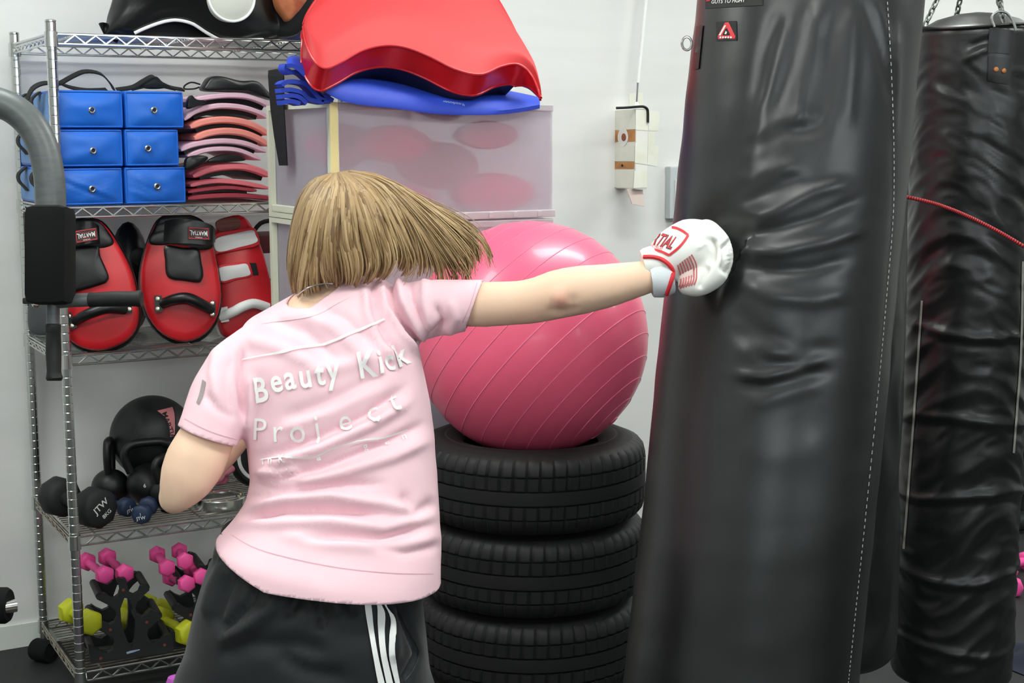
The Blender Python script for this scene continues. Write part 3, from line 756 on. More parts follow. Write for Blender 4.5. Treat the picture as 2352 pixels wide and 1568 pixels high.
paddle('red and black focus paddle partly behind the grey arm pad of the dip station', (232, 806), NA,
       [(200, 508), (232, 512), (258, 540), (285, 585), (305, 630), (316, 680), (320, 725), (311, 762), (282, 790), (232, 806), (185, 797), (158, 772), (146, 720), (148, 650), (155, 580), (170, 530)],
       [(165, 510), (205, 505), (232, 514), (256, 542), (263, 564), (235, 578), (190, 582), (160, 575), (152, 540)],
       [(160, 580), (222, 566), (232, 590), (250, 632), (248, 646), (236, 654), (180, 670), (160, 668)],
       ([(160, 520), (190, 514), (215, 513), (228, 520)], [(160, 565), (190, 566), (215, 562), (230, 560)], .006),
       [(170, 530), (222, 522), (226, 550), (174, 559)], [(172, 738), (200, 722), (245, 708), (288, 712)], 12,
       [[(152, 722), (163, 716), (178, 752), (163, 758)], [(288, 702), (302, 702), (305, 718), (292, 719)]], [(158, 726), (165, 748), (297, 710)])
NB_ = (-.26, -.94, .20)
paddle('red and black focus paddle with curved handle standing upright beside the red kick pad', (420, 787), NB_,
       [(385, 500), (425, 497), (460, 510), (482, 545), (494, 590), (503, 640), (507, 690), (492, 742), (462, 774), (420, 786), (376, 770), (346, 738), (326, 690), (322, 635), (332, 580), (348, 535), (364, 508)],
       [(340, 562), (352, 530), (368, 502), (400, 493), (435, 496), (468, 512), (484, 545), (488, 572), (450, 582), (385, 572)],
       [(379, 566), (420, 570), (455, 572), (462, 600), (467, 630), (464, 643), (455, 650), (420, 646), (396, 643), (382, 632), (379, 600)],
       ([(378, 508), (410, 506), (450, 511), (485, 520), (495, 530)], [(375, 560), (405, 562), (440, 564), (480, 566), (494, 556)], .007),
       [(431, 520), (481, 523), (483, 551), (431, 549)], [(372, 698), (398, 688), (430, 685), (462, 698), (487, 712)], 13,
       [[(354, 679), (372, 679), (374, 716), (356, 718)], [(484, 690), (495, 692), (495, 727), (482, 724)]], [(362, 686), (362, 709), (488, 696), (488, 722)])

base = onZ(545, 776, S3); t = thing('kick_pad', 'red kick pad with two white hook straps leaning beside the focus paddles', 'kick pad', base)
N = V((-.22, -.95, .2)).normalized(); pl = PL(base+V((0, .04, 0)), N); T = .05
ou = [(495, 520), (520, 502), (555, 500), (580, 530), (600, 580), (616, 640), (627, 690), (634, 730), (622, 760), (590, 775), (545, 780), (510, 772), (498, 740), (490, 680), (488, 610)]
MB().puffy([pl.at(a, b) for a, b in ou], N, T, .012).build('pad', m_red_lea, t)
MB().tube(cat_rom([pl.at(a, b, T*.3) for a, b in ou], 50, True), .004, 8, closed=True).build('piping', m_white_str, t)
MB().puffy([pl.at(a, b, T) for a, b in ((497, 508), (545, 500), (549, 524), (505, 532))], N, .008, n=28).build('brown_label', mat('brown_label', (120, 70, 62), 0.7), t)
for q, q2 in (([(492, 540), (560, 526), (583, 524), (592, 540), (594, 562), (560, 573), (500, 583), (493, 582)], [(496, 549), (545, 535), (580, 529), (587, 540), (590, 556), (550, 568), (500, 578)]),
              ([(498, 613), (540, 604), (568, 602), (577, 615), (578, 635), (545, 643), (508, 650)], [(502, 617), (545, 608), (565, 606), (572, 617), (573, 632), (540, 639), (508, 645)])):
    s_ = MB().puffy([pl.at(a, b, T+.008) for a, b in q], N, .007, .004, n=40).build('hook_strap', m_red_pr, t)
    MB().puffy([pl.at(a, b, T+.0145) for a, b in q2], N, .004, .004, n=40).build('white_panel', m_white_str, s_)
MB().prism([pl.at(a, b, T+.006) for a, b in ((572, 604), (588, 604), (594, 632), (578, 634))], N*.004).build('elastic', m_web, t, smooth=False)
h_ = MB().tube(cat_rom([pl.at(a, b, T+.006+.02*sin(pi*k/4)) for k, (a, b) in enumerate(((506, 728), (535, 716), (560, 703), (585, 697), (615, 706)))], 18), .013, 12).build('handle', m_white_str, t)
MB().prism([pl.at(a, b, T+.006) for a, b in ((502, 708), (522, 704), (526, 738), (508, 741))], N*.006).build('handle_tab', m_white_str, h_, smooth=False)

t = thing('round_mitt', 'black round mitt tucked behind the two focus paddles', 'boxing mitt', onY(297, 610, RY+.34)); c = onY(297, 590, RY+.34); c.z = S3+.15
MB().ell(c, (.055, .05, .15)).build('pad', m_vinyl_blk, t)
MB().lathe([(.012, 0), (.022, .003), (.024, .02), (.014, .024)], 18, M=Matrix.Rotation(pi/2, 3, 'X'), c=c+V((.01, -.05, .06))).build('ring', m_black_rub, t)
t = thing('shin_pad', 'dark grey pad lying at the open end of the third shelf', 'pad', onZ(90, 775, S3)); c = V((RX+.02, RY+.3, S3))
N = V((-.6, -.78, .12)).normalized(); pl = PL(onZ(92, 772, S3), N)
MB().puffy([pl.at(a, b) for a, b in ((75, 705), (90, 690), (120, 690), (132, 705), (132, 755), (118, 768), (92, 768), (76, 755))], N, .03, .006).build('pad', mat('grey_vinyl', (70, 74, 76), 0.35), t)
MB().tube(cat_rom([pl.at(a, b, .01) for a, b in ((75, 705), (90, 690), (120, 690), (132, 705), (132, 755), (118, 768), (92, 768), (76, 755))], 40, True), .0025, 6, closed=True).build('piping', m_white_str, t)
t = thing('gear_bag', 'small dark red and black gear bag behind the kick pad', 'bag', onZ(600, 762, S3)); c = V((RX+.63, RY+.33, S3))
MB().box(c+V((0, 0, .13)), (.16, .12, .26), bev=.03).build('body', mat('dark_red_nylon', (92, 20, 26), 0.6), t)
MB().box(c+V((-.02, -.066, .17)), (.06, .01, .07), bev=.003).build('tag', m_white_str, t, smooth=False)
MB().tube(cat_rom([c+V((-.06, -.05, .25)), c+V((-.03, -.06, .29)), c+V((.03, -.06, .29)), c+V((.06, -.05, .25))], 14), .006, 8).build('strap', m_web, t)

# ------------------------------------------------------------------ top shelf: belly protector and glove
S1 = SZ[0]+.003
t = thing('belly_protector', 'black leather belly protector with white round badge on the top shelf', 'body protector', onY(430, 92, RY+.2))
yb = RY+.03
low = [(240, 84), (262, 84), (292, 83), (330, 66), (370, 50), (405, 46), (440, 54), (475, 76), (505, 92), (530, 95), (580, 92), (640, 90), (668, 84)]
upp = [(240, 80), (246, 40), (258, 0), (275, -60), (320, -100), (400, -130), (470, -140), (530, -135), (590, -115), (640, -70), (670, -10), (685, 40), (690, 70)]
nu, nv = 60, 16
def wrap(px, py, v_):                    # the protector curves back toward the wall at both ends
    u = (px-455)/225.0; return onY(px, py, yb+.05+.10*u*u*.6-.05*sin(pi*min(max(v_, 0), 1))*(1-u*u*.7)+.02*v_)
lo = cat_rom([V((a, b, 0)) for a, b in low], nu); up = cat_rom([V((a, b, 0)) for a, b in upp], nu)
vs = []; 
for i in range(nu):
    for k in range(nv):
        q = lo[i].lerp(up[i], k/(nv-1)); p = wrap(q.x, q.y, k/(nv-1)); p.z = max(p.z, S1+.001); vs.append(p)
fs = [(i*nv+k, i*nv+k+1, (i+1)*nv+k+1, (i+1)*nv+k) for i in range(nu-1) for k in range(nv-1)]
front = MB().add(vs, fs)
front = folds(front, [([(330, 30), (400, 12), (470, 40), (520, 75)], 14, -.006), ([(330, 55), (400, 32), (450, 45), (500, 80)], 10, .005), ([(260, 20), (330, 5), (420, -20)], 12, -.004)], facing=False)
fo = front.build('shell', m_vinyl_blk, t)
md = fo.modifiers.new('thick', 'SOLIDIFY'); md.thickness = .035; md.offset = -1
fb = front.bvh()
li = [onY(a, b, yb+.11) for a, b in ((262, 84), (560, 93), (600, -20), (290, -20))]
MB().prism(li, V((0, .01, 0))).build('dark_interior', m_patch, t, smooth=False)  # black sheet added so the opening under the arch reads dark
edge = [front.v[i*nv]+V((0, -.004, 0)) for i in range(12, nu-8)]
MB().tube(edge, .0042, 8).build('piping', m_white_str, t)
Rm = Matrix.Rotation(pi/2, 3, 'X')
bc = P(530, -8, 1)
h = fb.ray_cast(CAM, ray(528, -8).normalized()); hc = h[0]; nrm = h[1] if h[1].dot(ray(528, -8)) < 0 else -h[1]
nrm = (nrm+V((-.1, -.6, 0))).normalized(); x_, y_ = frame_of(nrm); Rb = Matrix((x_, y_, nrm)).transposed()
R_ = 58*3.55/FPX
bd = MB().lathe([(R_*1.02, -.03), (R_*1.02, .008), (R_*.98, .012), (R_*.93, .010), (R_*.90, .011), (R_*.5, .015), (.001, .016)], 48, M=Rb, c=hc).build('badge', mat('off_white_vinyl', (206, 208, 198), 0.5), t)
MB().tube([hc+Rb @ V((R_*.99*cos(a), R_*.99*sin(a), .012)) for a in [2*pi*k/48 for k in range(48)]], .003, 8, closed=True).build('badge_rim', m_white_str, bd)
MB().tube([hc+Rb @ V((R_*.42*cos(a), R_*.2*sin(a)+R_*.16, .0165)) for a in [pi+.3+(pi-.6)*k/24 for k in range(25)]], .0022, 6).build('badge_mark', m_patch, bd)
t = thing('leather_glove', 'worn orange leather glove lying behind the belly protector on the top shelf', 'boxing glove', onY(650, 86, RY+.30))
yb = RY+.10
MB().puffy([onY(a, b, yb) for a, b in ((622, -10), (630, 20), (645, 42), (655, 52), (668, 40), (685, 20), (700, -10), (690, -60), (650, -80), (615, -50))], (0, -1, .1), .04, .01).build('palm', mat('worn_orange_leather', (196, 122, 78), 0.5, var=(18, (156, 62, 42), 0.9)), t)
MB().puffy([onY(a, b, yb+.05) for a, b in ((600, 60), (625, 86), (655, 88), (680, 75), (700, 45), (715, 0), (700, -40), (640, -20), (600, 20))], (0, -1, 0), .045, .0).build('cuff', m_vinyl_blk, t)
t = thing('navy_cushion', 'dark navy cushion standing behind the orange glove on the top shelf', 'cushion', onY(680, 88, RY+.34))
c = onY(690, 30, RY+.34); zc = S1+.11
MB().box((c.x+.08, RY+.36, zc), (.26, .08, .22), bev=.03).build('body', mat('navy_nylon', (28, 40, 82), 0.6), t)
MB().tube([(c.x-.045, RY+.318, S1+.02), (c.x-.045, RY+.316, S1+.2)], .003, 6).build('piping', mat('navy_piping', (20, 28, 60), 0.5), t)

# ------------------------------------------------------------------ fourth shelf
S4 = SZ[3]+.003
def hexbell(name, label, A, B, hr, gr, m, hl=.38, n=6, group=None, parts=True, text=None):
    A, B = V(A), V(B); d = (B-A).normalized(); L = (B-A).length
    up = V((0, 0, 1)); x = up.cross(d).normalized(); y = d.cross(x); Rm = Matrix((x, y, d)).transposed()
    Rm = Rm @ Matrix.Rotation(pi/n if n == 6 else 0, 3, 'Z')
    t = thing(name, label, 'dumbbell', (A+B)/2-V((0, 0, hr)), group)
    hw = hr*.62; objs = []
    for c in (A, B):
        prof = [(hr*.70, -hw), (hr*.93, -hw*.80), (hr, -hw*.35), (hr, hw*.35), (hr*.93, hw*.80), (hr*.70, hw)]
        objs.append(MB().lathe(prof, n, M=Rm, c=c).build('head', m, t, sharp=50))
    MB().tube([A+d*hw*.8, A+d*L*.3, (A+B)/2, B-d*L*.3, B-d*hw*.8], [gr*1.05, gr*.95, gr*1.1, gr*.95, gr*1.05], 12).build('grip', m, t)
    return t, objs, d, A
def stamp(parent, c, n, lines, size, m, rot=0.0):
    n = V(n).normalized(); right = n.cross(V((0, 0, -1))).normalized(); up = right.cross(n)*-1
    if up.z < 0: up = -up
    r2 = right*cos(rot)+up*sin(rot); u2 = -right*sin(rot)+up*cos(rot)
    mb = MB(); k = 0
    for s, sz in lines:
        vs, fs = text_geo(s, sz, bold=.015*sz, cut=9, align='CENTER')
        mb.add([c+r2*u+u2*(q-k)+n*.0006 for u, q in vs], fs); k += sz*1.05
    return mb.build('lettering', m, parent)
# 8 kg dumbbell
m_rub8 = mat('black_neoprene', (24, 27, 28), 0.7, bump=(300, .15, .001))
A = onZ(218, 1165, S4+.050); B = A+V((-.055, .15, .002))
t, ob, d, _ = hexbell('dumbbell', 'big black eight kilo dumbbell with white lettering beside the rack post', A, B, .053, .019, m_rub8, n=8)
c_ = A-d*(.053*.62+.0008); n_ = -d
stamp(ob[0], c_+V((0, 0, .004)), n_, [('JTW', .024), ('8KG', .015)], .02, m_white_txt, rot=.62)
# navy dumbbells
for (a, b, lb, dx) in (((290, 1164), .018, 'navy dumbbell lying between the black dumbbell and the kettlebell', (-.03, .075, 0)), ((326, 1180), .018, 'navy dumbbell in front of the round kettlebell', (.035, .07, 0))):
    A = onZ(*a, S4+.0245); t, ob, d, _ = hexbell('dumbbell', lb, A, A+V(dx), .026, .010, m_navy_rub, n=8, group='small navy dumbbells')
    stamp(ob[0], A-d*(.026*.62+.0008), -d, [('1', .010), ('JTW', .012)], .01, m_white_txt, rot=.15)
def kettlebell(label, c, r, hw, hh, fl, tilt=0.0, ax=(1, 0, 0), tr=.0105):
    c = V(c); t = thing('kettlebell', label, 'kettlebell', c-V((0, 0, r)), 'black kettlebells on the fourth shelf')
    b = MB().ell(c, (r, r, r*.96), nu=28, nv=18).build('bell', m_iron, t)
    ax = V(ax).normalized(); up = V((0, 0, 1))
    pts = [c+ax*(-hw*.75)+up*r*.62, c+ax*(-hw)+up*(r+hh*.45), c+ax*(-hw*.72)+up*(r+hh*.92), c+up*(r+hh), c+ax*(hw*.72)+up*(r+hh*.92), c+ax*hw+up*(r+hh*.45), c+ax*(hw*.75)+up*r*.62]
    MB().tube(cat_rom(pts, 34), tr, 12).build('handle', m_iron, t)
    MB().lathe([(r*.5, -r*.97), (r*.52, -r*.90), (r*.3, -r*.85)], 20, c=c).build('foot', m_black_rub, t)
    return t, b, c
r = .050; c = onY(253, 1098, RY+.27); c.z = S4+r*.97
kettlebell('kettlebell with a narrow upright handle beside the medicine ball', c, r, .026, .075, 0, ax=(.45, .9, 0))
r = .060; c = onY(343, 1118, RY+.20); c.z = S4+r*.97
t, b, c = kettlebell('kettlebell with a wide flat handle in front of the medicine ball', c, r, .062, .055, 0, ax=(.96, -.1, 0), tr=.0115)
n_ = (CAM-c).normalized(); stamp(b, c+n_*r*1.004+V((-.012, 0, -.006)), n_, [('6', .014)], .01, m_white_txt)
r = .052; c = onY(392, 1136, RY+.12); c.z = S4+r*.97
kettlebell('kettlebell nearest the front rail, half hidden by the bent elbow', c, r, .045, .045, 0, ax=(.9, .3, 0))
# medicine ball on a spare plate
c = onY(350, 1003, RY+.315); r = .114
t = thing('weight_plate', 'flat black weight plate lying under the medicine ball', 'weight plate', (c.x, c.y, S4))
H_ = c.z-r-S4
MB().lathe([(.02, 0), (.085, 0), (.09, .006), (.09, H_-.004), (.086, H_), (.06, H_+.004), (.02, H_+.0)], 32, c=(c.x, c.y, S4)).build('plate', m_iron, t)
MB().lathe([(.012, -.001), (.02, -.001), (.02, H_+.002), (.012, H_+.002)], 20, c=(c.x, c.y, S4), cap=False).build('bushing', m_chrome, t)
mbm = MB().ell(c, (r, r, r), nu=48, nv=32); t = thing('medicine_ball', 'black medicine ball with a pink printed badge behind the kettlebells', 'ball', c-V((0, 0, r)))
mbm.build('skin', mat('black_ball_rubber', (20, 22, 23), 0.48, bump=(160, .12, .001)), t)
bv = mbm.bvh(); mb = MB(); stick_band(mb, bv, [(361, 943), (378, 957), (388, 978), (391, 1003)], [(397, 934), (401, 952), (402, 975), (401, 1003)], .0008)
pp = mb.build('badge', mat('pink_print', (214, 132, 136), 0.6), t)
mb = MB(); stick_line(mb, bv, [(358, 943), (377, 958), (387, 978), (389, 1003)], 3, .0012); stick_line(mb, bv, [(397, 933), (402, 950), (403, 975)], 3, .0012); mb.build('badge_edge', m_patch, pp)['kind'] = 'stuff'
mb = MB(); stick_text(mb, bv, 'MARTIAL', (372, 948), (6, 17), (15, -6), off=.0015, bold=.02, cut=.5); mb.build('lettering', m_patch, pp)
# pink mini dumbbells, chrome ring, wheel
for A, B, lb in (((500, 1092), (541, 1072), 'small pink dumbbell lying over the chrome ring'), ((470, 1118), (510, 1098), 'small pink dumbbell leaning into the chrome ring')):
    a, b = onY(*A, RY+.20), onY(*B, RY+.26); a.z = max(a.z, S4+.03); b.z = max(b.z, S4+.03)
    hexbell('dumbbell', lb, a, b, .019, .011, mat('soft_pink_vinyl', (238, 140, 160), .5), n=10, group='small pink dumbbells on the fourth shelf')
c = onZ(506, 1150, S4+.014); t = thing('chrome_ring', 'shiny chrome ring with bolts and spring rods lying on the fourth shelf', 'grip ring', (c.x, c.y, S4))
R_ = .068
MB().lathe([(R_-.008, .0), (R_, .001), (R_, .026), (R_-.002, .028), (R_-.008, .028)], 48, c=(c.x, c.y, S4), cap=False).build('band', m_chrome, t)
MB().lathe([(R_-.009, .020), (R_-.016, .022), (R_-.016, .026), (R_-.008, .028)], 48, c=(c.x, c.y, S4), cap=False).build('inner_lip', m_chrome, t)
for k in (-.022, 0, .022):
    l = sqrt((R_-.012)**2-k*k); MB().tube([(c.x-l, c.y+k, S4+.014), (c.x+l, c.y+k, S4+.014)], .005, 10).build('rod', m_chrome, t)
for k in range(8): MB().lathe([(.0035, 0), (.003, .003), (.001, .004)], 10, c=(c.x+(R_-.012)*cos(k*pi/4), c.y+(R_-.012)*sin(k*pi/4), S4+.026)).build('bolt', mat('brass_bolt', (214, 196, 140), .3, .9), t)
c = onY(592, 1012, RY+.26); t = thing('ab_wheel', 'black exercise wheel with a white hub half hidden behind the pink shirt', 'exercise wheel', (c.x, c.y, S4))
MW = Matrix.Rotation(radians(75), 3, 'X'); c.z = S4+.082
MB().lathe([(.03, -.02), (.075, -.02), (.082, -.012), (.082, .012), (.075, .02), (.03, .02)], 36, M=MW, c=c).build('wheel', m_black_rub, t)
MB().lathe([(.055, .019), (.066, .024), (.068, .021)], 36, M=MW, c=c, cap=False).build('white_ring', m_white_str, t)
MB().tube([c+MW @ V((0, 0, -.07)), c+MW @ V((0, 0, .07))], .012, 12).build('handle', m_white_str, t)

# ------------------------------------------------------------------ bottom shelf: dumbbell stands
S5 = SZ[4]+.003
OUT = [(362, 1372), (340, 1280), (330, 1182), (410, 1210), (470, 1250), (530, 1262), (585, 1225), (603, 1165), (590, 1110), (555, 1085), (380, 990), (376, 960), (430, 905), (480, 940), (545, 965), (600, 940), (628, 880), (610, 820), (560, 775), (415, 702), (430, 670), (500, 640), (550, 680), (600, 690), (640, 660), (655, 610), (650, 560), (620, 512), (640, 482), (690, 490), (725, 520), (735, 580), (760, 640), (800, 655), (850, 625), (870, 570), (895, 555), (960, 575), (960, 610), (870, 690), (830, 740), (815, 800), (830, 860), (880, 885), (930, 860), (980, 805), (1095, 880), (990, 975), (945, 1020), (940, 1080), (975, 1140), (1025, 1160), (1075, 1130), (1110, 1085), (1170, 1065), (1195, 1085), (1212, 1272), (900, 1302), (600, 1342)]
HOL = [(700, 690), (740, 690), (780, 760), (815, 860), (820, 980), (810, 1120), (780, 1200), (740, 1150), (700, 1050), (670, 930), (660, 800)]
SCR = [(690, 607), (557, 1018), (935, 940), (457, 1315), (1118, 1175)]
CX = lambda p: (130+p[0]/4.506, 1220+p[1]/4.506)
m_stand = mat('black_stand_plastic', (28, 29, 30), 0.5, bump=(200, .1, .001))
N5 = V((-.10, -.995, 0)).normalized(); pl0 = PL(onZ(*CX((500, 1350)), S5), N5)
def flat_base(p): return V((p.x, p.y, max(p.z, S5)))
slabel = ['black plastic dumbbell stand with copper screws nearest the rack post on the bottom shelf', 'black plastic dumbbell stand beside the boxing person on the bottom shelf']
for k in (0, 1):
    sh_ = V((.212*k, .012*k, 0))
    o3 = [flat_base(pl0.at(*CX(p)))+sh_ for p in OUT]; h3 = [pl0.at(*CX(p))+sh_ for p in HOL]
    for i in (0, -1, -2, -3): o3[i].z = S5
    t = thing('dumbbell_stand', slabel[k], 'dumbbell stand', sum(o3, V())/len(o3)*1.0+V((0, .06, 0)), 'black dumbbell stands')
    f_ = MB().prism(o3, -N5*.016, [h3]).build('front_panel', m_stand, t, smooth=False)
    MB().prism([p-N5*.12 for p in o3], -N5*.016, [[p-N5*.12 for p in h3]]).build('back_panel', m_stand, t, smooth=False)
    for q in ((400, 950), (450, 680), (690, 530), (930, 590), (1060, 880), (1160, 1110), (380, 1260), (600, 1100), (880, 960)):
        p = pl0.at(*CX(q))+sh_; p.z = max(p.z, S5+.012); MB().tube([p-N5*.008, p-N5*.13], .010, 10).build('crossbar', m_stand, t)
    Rn = Matrix((frame_of(N5)[0], frame_of(N5)[1], N5)).transposed()
    for q in SCR: MB().lathe([(.0042, 0), (.0038, .0012), (.001, .0014)], 10, M=Rn, c=pl0.at(*CX(q))+sh_).build('screw', m_screw, f_)
    a_, b_2 = CX((722, 1252)), CX((862, 1225))
    mb = MB(); mb.add([PL(pl0.p+sh_, N5).at(x, y, .0008)+(sh_ if 0 else V()) for x, y in ()], [])
    pz = [pl0.at(*CX(p), .0008)+sh_ for p in ((722, 1250), (760, 1236), (860, 1218), (862, 1228), (790, 1252), (728, 1268))]
    MB().add(pz, [tuple(range(6))]).build('maker_mark', mat('grey_blue_print', (150, 165, 190), .5), f_, smooth=False)
DB = [((240, 1319), (199, 1289), .0245, 'pink hex dumbbell in the top notch beside the rack post'), ((286, 1316), (246, 1279), .0245, 'pink hex dumbbell in the far top notch of the stand beside the rack post'),
      ((383, 1303), (361, 1273), .0235, 'pink hex dumbbell at the back of the second stand beside a black knob'), ((425, 1288), (412, 1265), .0235, 'pink hex dumbbell highest at the back of the second stand'),
      ((428, 1340), (392, 1326), .0235, 'pale pink hex dumbbell foremost on the second stand'), ((463, 1324), (440, 1304), .0235, 'pink hex dumbbell half hidden by the black shorts')]
for (f_, b_, r, lb) in DB:
    y0 = RY+(.03 if f_[0] > 427 else .075)
    a = onY(*f_, y0); b = onY(b_[0], b_[1], y0+.115)
    hexbell('dumbbell', lb, a, b, r, .0105, m_pink_rub, group='pink hex dumbbells on the stands')
YB = [((204, 1428), (163, 1403), .034, .05, .16, 'yellow hex dumbbell beside the front rack post on the bottom shelf'), ((298, 1432), (280, 1424), .034, .2, .33, 'yellow hex dumbbell seen through the slot of the first stand'),
      ((432, 1464), (372, 1436), .036, .05, .19, 'yellow hex dumbbell lying between the stand and the black shorts'), ((372, 1398), (338, 1388), .03, .24, .36, 'yellow hex dumbbell behind the first stand')]
for (f_, b_, r, y0, y1, lb) in YB:
    a = onY(*f_, RY+y0); b = onY(*b_, RY+y1); a.z = max(a.z, S5+r); b.z = max(b.z, S5+r)
    hexbell('dumbbell', lb, a, b, r, .0135, m_yel_rub, group='yellow hex dumbbells on the bottom shelf')

# ------------------------------------------------------------------ floor things by the rack
c = onZ(408, 1640, .0); c = P(404, 1600, 3.22); c.z = 0
t = thing('dumbbell', 'small purple dumbbell standing on end on the floor before the rack', 'dumbbell', c); m_pur = mat('purple_vinyl', (196, 92, 196), .5)
hz = onY(404, 1550, c.y).z
MB().lathe([(.012, .0), (.022, .004), (.026, .016), (.022, .034), (.012, .038)], 16, c=c).build('head', m_pur, t)
MB().lathe([(.012, hz-.04), (.0195, hz-.034), (.0205, hz-.016), (.016, hz-.004), (.006, hz)], 16, c=c).build('head', m_pur, t)
MB().lathe([(.010, .03), (.011, hz/2), (.010, hz-.03)], 14, c=c).build('grip', m_pur, t)
c = onZ(100, 1493, .03)
t = thing('foam_roller', 'short black foam roller on the floor behind the rack end', 'foam roller', c-V((0, 0, .03)))
Mr = Matrix.Rotation(radians(-55), 3, 'Z') @ Matrix.Rotation(radians(90), 3, 'Y')
MB().lathe([(.012, -.03), (.028, -.03), (.030, -.026), (.030, .026), (.028, .03), (.012, .03)], 28, M=Mr, c=c).build('roll', m_foam, t)
MB().lathe([(.0115, -.031), (.012, .031)], 20, M=Mr, c=c).build('core', m_black_pl, t)

# ------------------------------------------------------------------ dip station at the left
ds = thing('dip_station', 'black steel dip station with padded arm rest and rubber grips beside the rack', 'gym machine', V((.20, 2.75, 0)))
Zd = 2.62; pxm = Zd/FPX
m_steel = mat('grey_painted_steel', (98, 104, 104), 0.42, 0.25, var=(30, (82, 88, 88), .6, (1, 1, 4)), bump=(500, .15, .0005))
pts = [(-330, 232), (-200, 228), (-90, 226), (-20, 232), (30, 250), (70, 285), (97, 335), (112, 400), (116, 470), (117, 560), (117, 690)]
MB().tube(cat_rom([P(a, b, Zd) for a, b in pts], 60), 35*pxm, 20).build('arm_tube', m_steel, ds)
c = P(116, 586, Zd-.055); uX = RT; Mx = Matrix((RT, FW, -DN)).transposed()
MB().box(c, (100*pxm*.98, .075, 222*pxm), M=Mx, bev=.018).build('arm_pad', m_foam, ds)
cb = P(116, 690, Zd); MB().box(P(112, 692, Zd-.02), (92*pxm, .07, 14*pxm), M=Mx, bev=.003).build('pad_bracket', m_black_pl, ds)
MB().lathe([(.006, 0), (.006, .012), (.003, .014)], 10, M=Matrix.Rotation(pi/2, 3, 'X'), c=P(80, 698, Zd-.05)).build('bolt', m_rivet, ds)
MB().tube([P(118, 694, Zd-.03), P(165, 690, Zd-.03), P(215, 688, Zd-.03)], 15.5*pxm, 16).build('side_bar', m_steel, ds)
MB().tube([P(203, 688, Zd-.03), P(206, 688, Zd-.03), P(216, 688, Zd-.03), P(260, 686, Zd-.03), P(312, 686, Zd-.03), P(316, 686, Zd-.03), P(324, 685, Zd-.03), P(326, 685, Zd-.03)], [q*pxm for q in (14, 17.5, 16.5, 17.5, 17.5, 19, 19, 15)], 18).build('side_grip', m_black_rub, ds)
MB().tube([P(122, 696, Zd-.03), P(122, 760, Zd-.03)], 15*pxm, 16).build('drop_bar', m_steel, ds)
MB().tube([P(122, 742, Zd-.03), P(122, 746, Zd-.03), P(122, 762, Zd-.03), P(122.5, 763, Zd-.03), P(123, 810, Zd-.03), P(124, 852, Zd-.03), P(124, 860, Zd-.03), P(125, 868, Zd-.03), P(125, 874, Zd-.03)], [q*pxm for q in (14, 17.5, 17.5, 16.5, 17.5, 16, 17, 19, 16)], 18).build('drop_grip', m_black_rub, ds)
top = P(-330, 232, Zd); b0 = V((top.x, top.y, .03))
MB().tube([top+V((0, 0, .35)), b0], .03, 16).build('mast', m_steel, ds)
for s_ in (-1, 1): MB().tube([b0+V((0, 0, 0))+V((s_*.02, -.42, 0)), b0+V((s_*.02, .42, 0))], .028, 12).build('foot_tube', m_steel, ds)
zr = onZ
rc = P(22, 1390, Zd); rl = V((top.x, rc.y-.02, rc.z))
MB().tube([rl, rl.lerp(rc, .5), rc+RT*.012], .012, 12).build('roller_bar', m_chrome, ds)
MB().tube([rc-RT*.16, rc-RT*.157, rc-RT*.006, rc-RT*.0], [.028, .033, .033, .029], 20).build('roller_pad', m_foam, ds)
MB().tube([rl, V((top.x, top.y, rl.z))], .02, 10).build('roller_arm', m_steel, ds)

# ------------------------------------------------------------------ block on the wall with cord and hex key
bx0 = onY(1413, 340, WALL_Y).x; yf = WALL_Y-.05
while onY(1460, 340, yf).x > bx0 and yf > 3.7: yf -= .002
bx1 = onY(1488, 340, yf).x; bz1 = onX(1414, 252, bx0).z; bz0 = onX(1408, 432, bx0).z
wb = thing('wall_block', 'white painted wooden block taped to the wall, hex key resting on it', 'wooden block', ((bx0+bx1)/2, (yf+WALL_Y)/2, bz0))
MB().box(((bx0+bx1)/2, (yf+WALL_Y)/2-.001, (bz0+bz1)/2), (bx1-bx0, WALL_Y-yf-.002, bz1-bz0), bev=.003).build('block', m_whitebox, wb, smooth=False)
plx = PL((bx0-.0006, 0, 0), (-1, 0, 0)); ply = PL((0, yf-.0006, 0), (0, -1, 0)); plw = PL((0, WALL_Y-.0006, 0), (0, -1, 0))
for q in ([(1412, 300), (1459, 297), (1459, 325), (1411, 326)], [(1409, 371), (1457, 371), (1457, 388), (1409, 388)]):
    MB().prism([plx.at(a, b) for a, b in q], V((-.0004, 0, 0))).build('bare_wood', m_wood, wb, smooth=False)
for (cx, cy, r) in ((1431, 315, .030), (1430, 380, .010)):
    c = plx.at(cx, cy, .001); My = Matrix.Rotation(-pi/2, 3, 'Y')
    if r > .02: MB().lathe([(r, 0), (r, .0015), (r*.5, .002)], 24, M=My, c=c).build('washer', m_whitebox, wb)
    MB().lathe([(r*.42, 0), (r*.42, .003), (.001, .003)], 16, M=My, c=c+V((-.0005, -.008 if r > .02 else 0, 0))).build('bolt_hole', m_screw if r > .02 else m_patch, wb)
for q in ([(1413, 254), (1459, 250), (1459, 296), (1412, 299)], [(1411, 328), (1458, 327), (1457, 370), (1409, 370)], [(1409, 390), (1456, 390), (1455, 432), (1408, 430)]):
    MB().prism([plx.at(a, b) for a, b in q], V((-.0008, 0, 0))).build('tape', m_tape, wb, smooth=False)
for q in ([(1460, 252), (1488, 252), (1487, 300), (1460, 298)], [(1459, 328), (1486, 330), (1485, 378), (1458, 374)], [(1457, 392), (1484, 392), (1486, 430), (1455, 432)]):
    MB().prism([ply.at(a, b) for a, b in q], V((0, -.0008, 0))).build('tape', m_tape, wb, smooth=False)
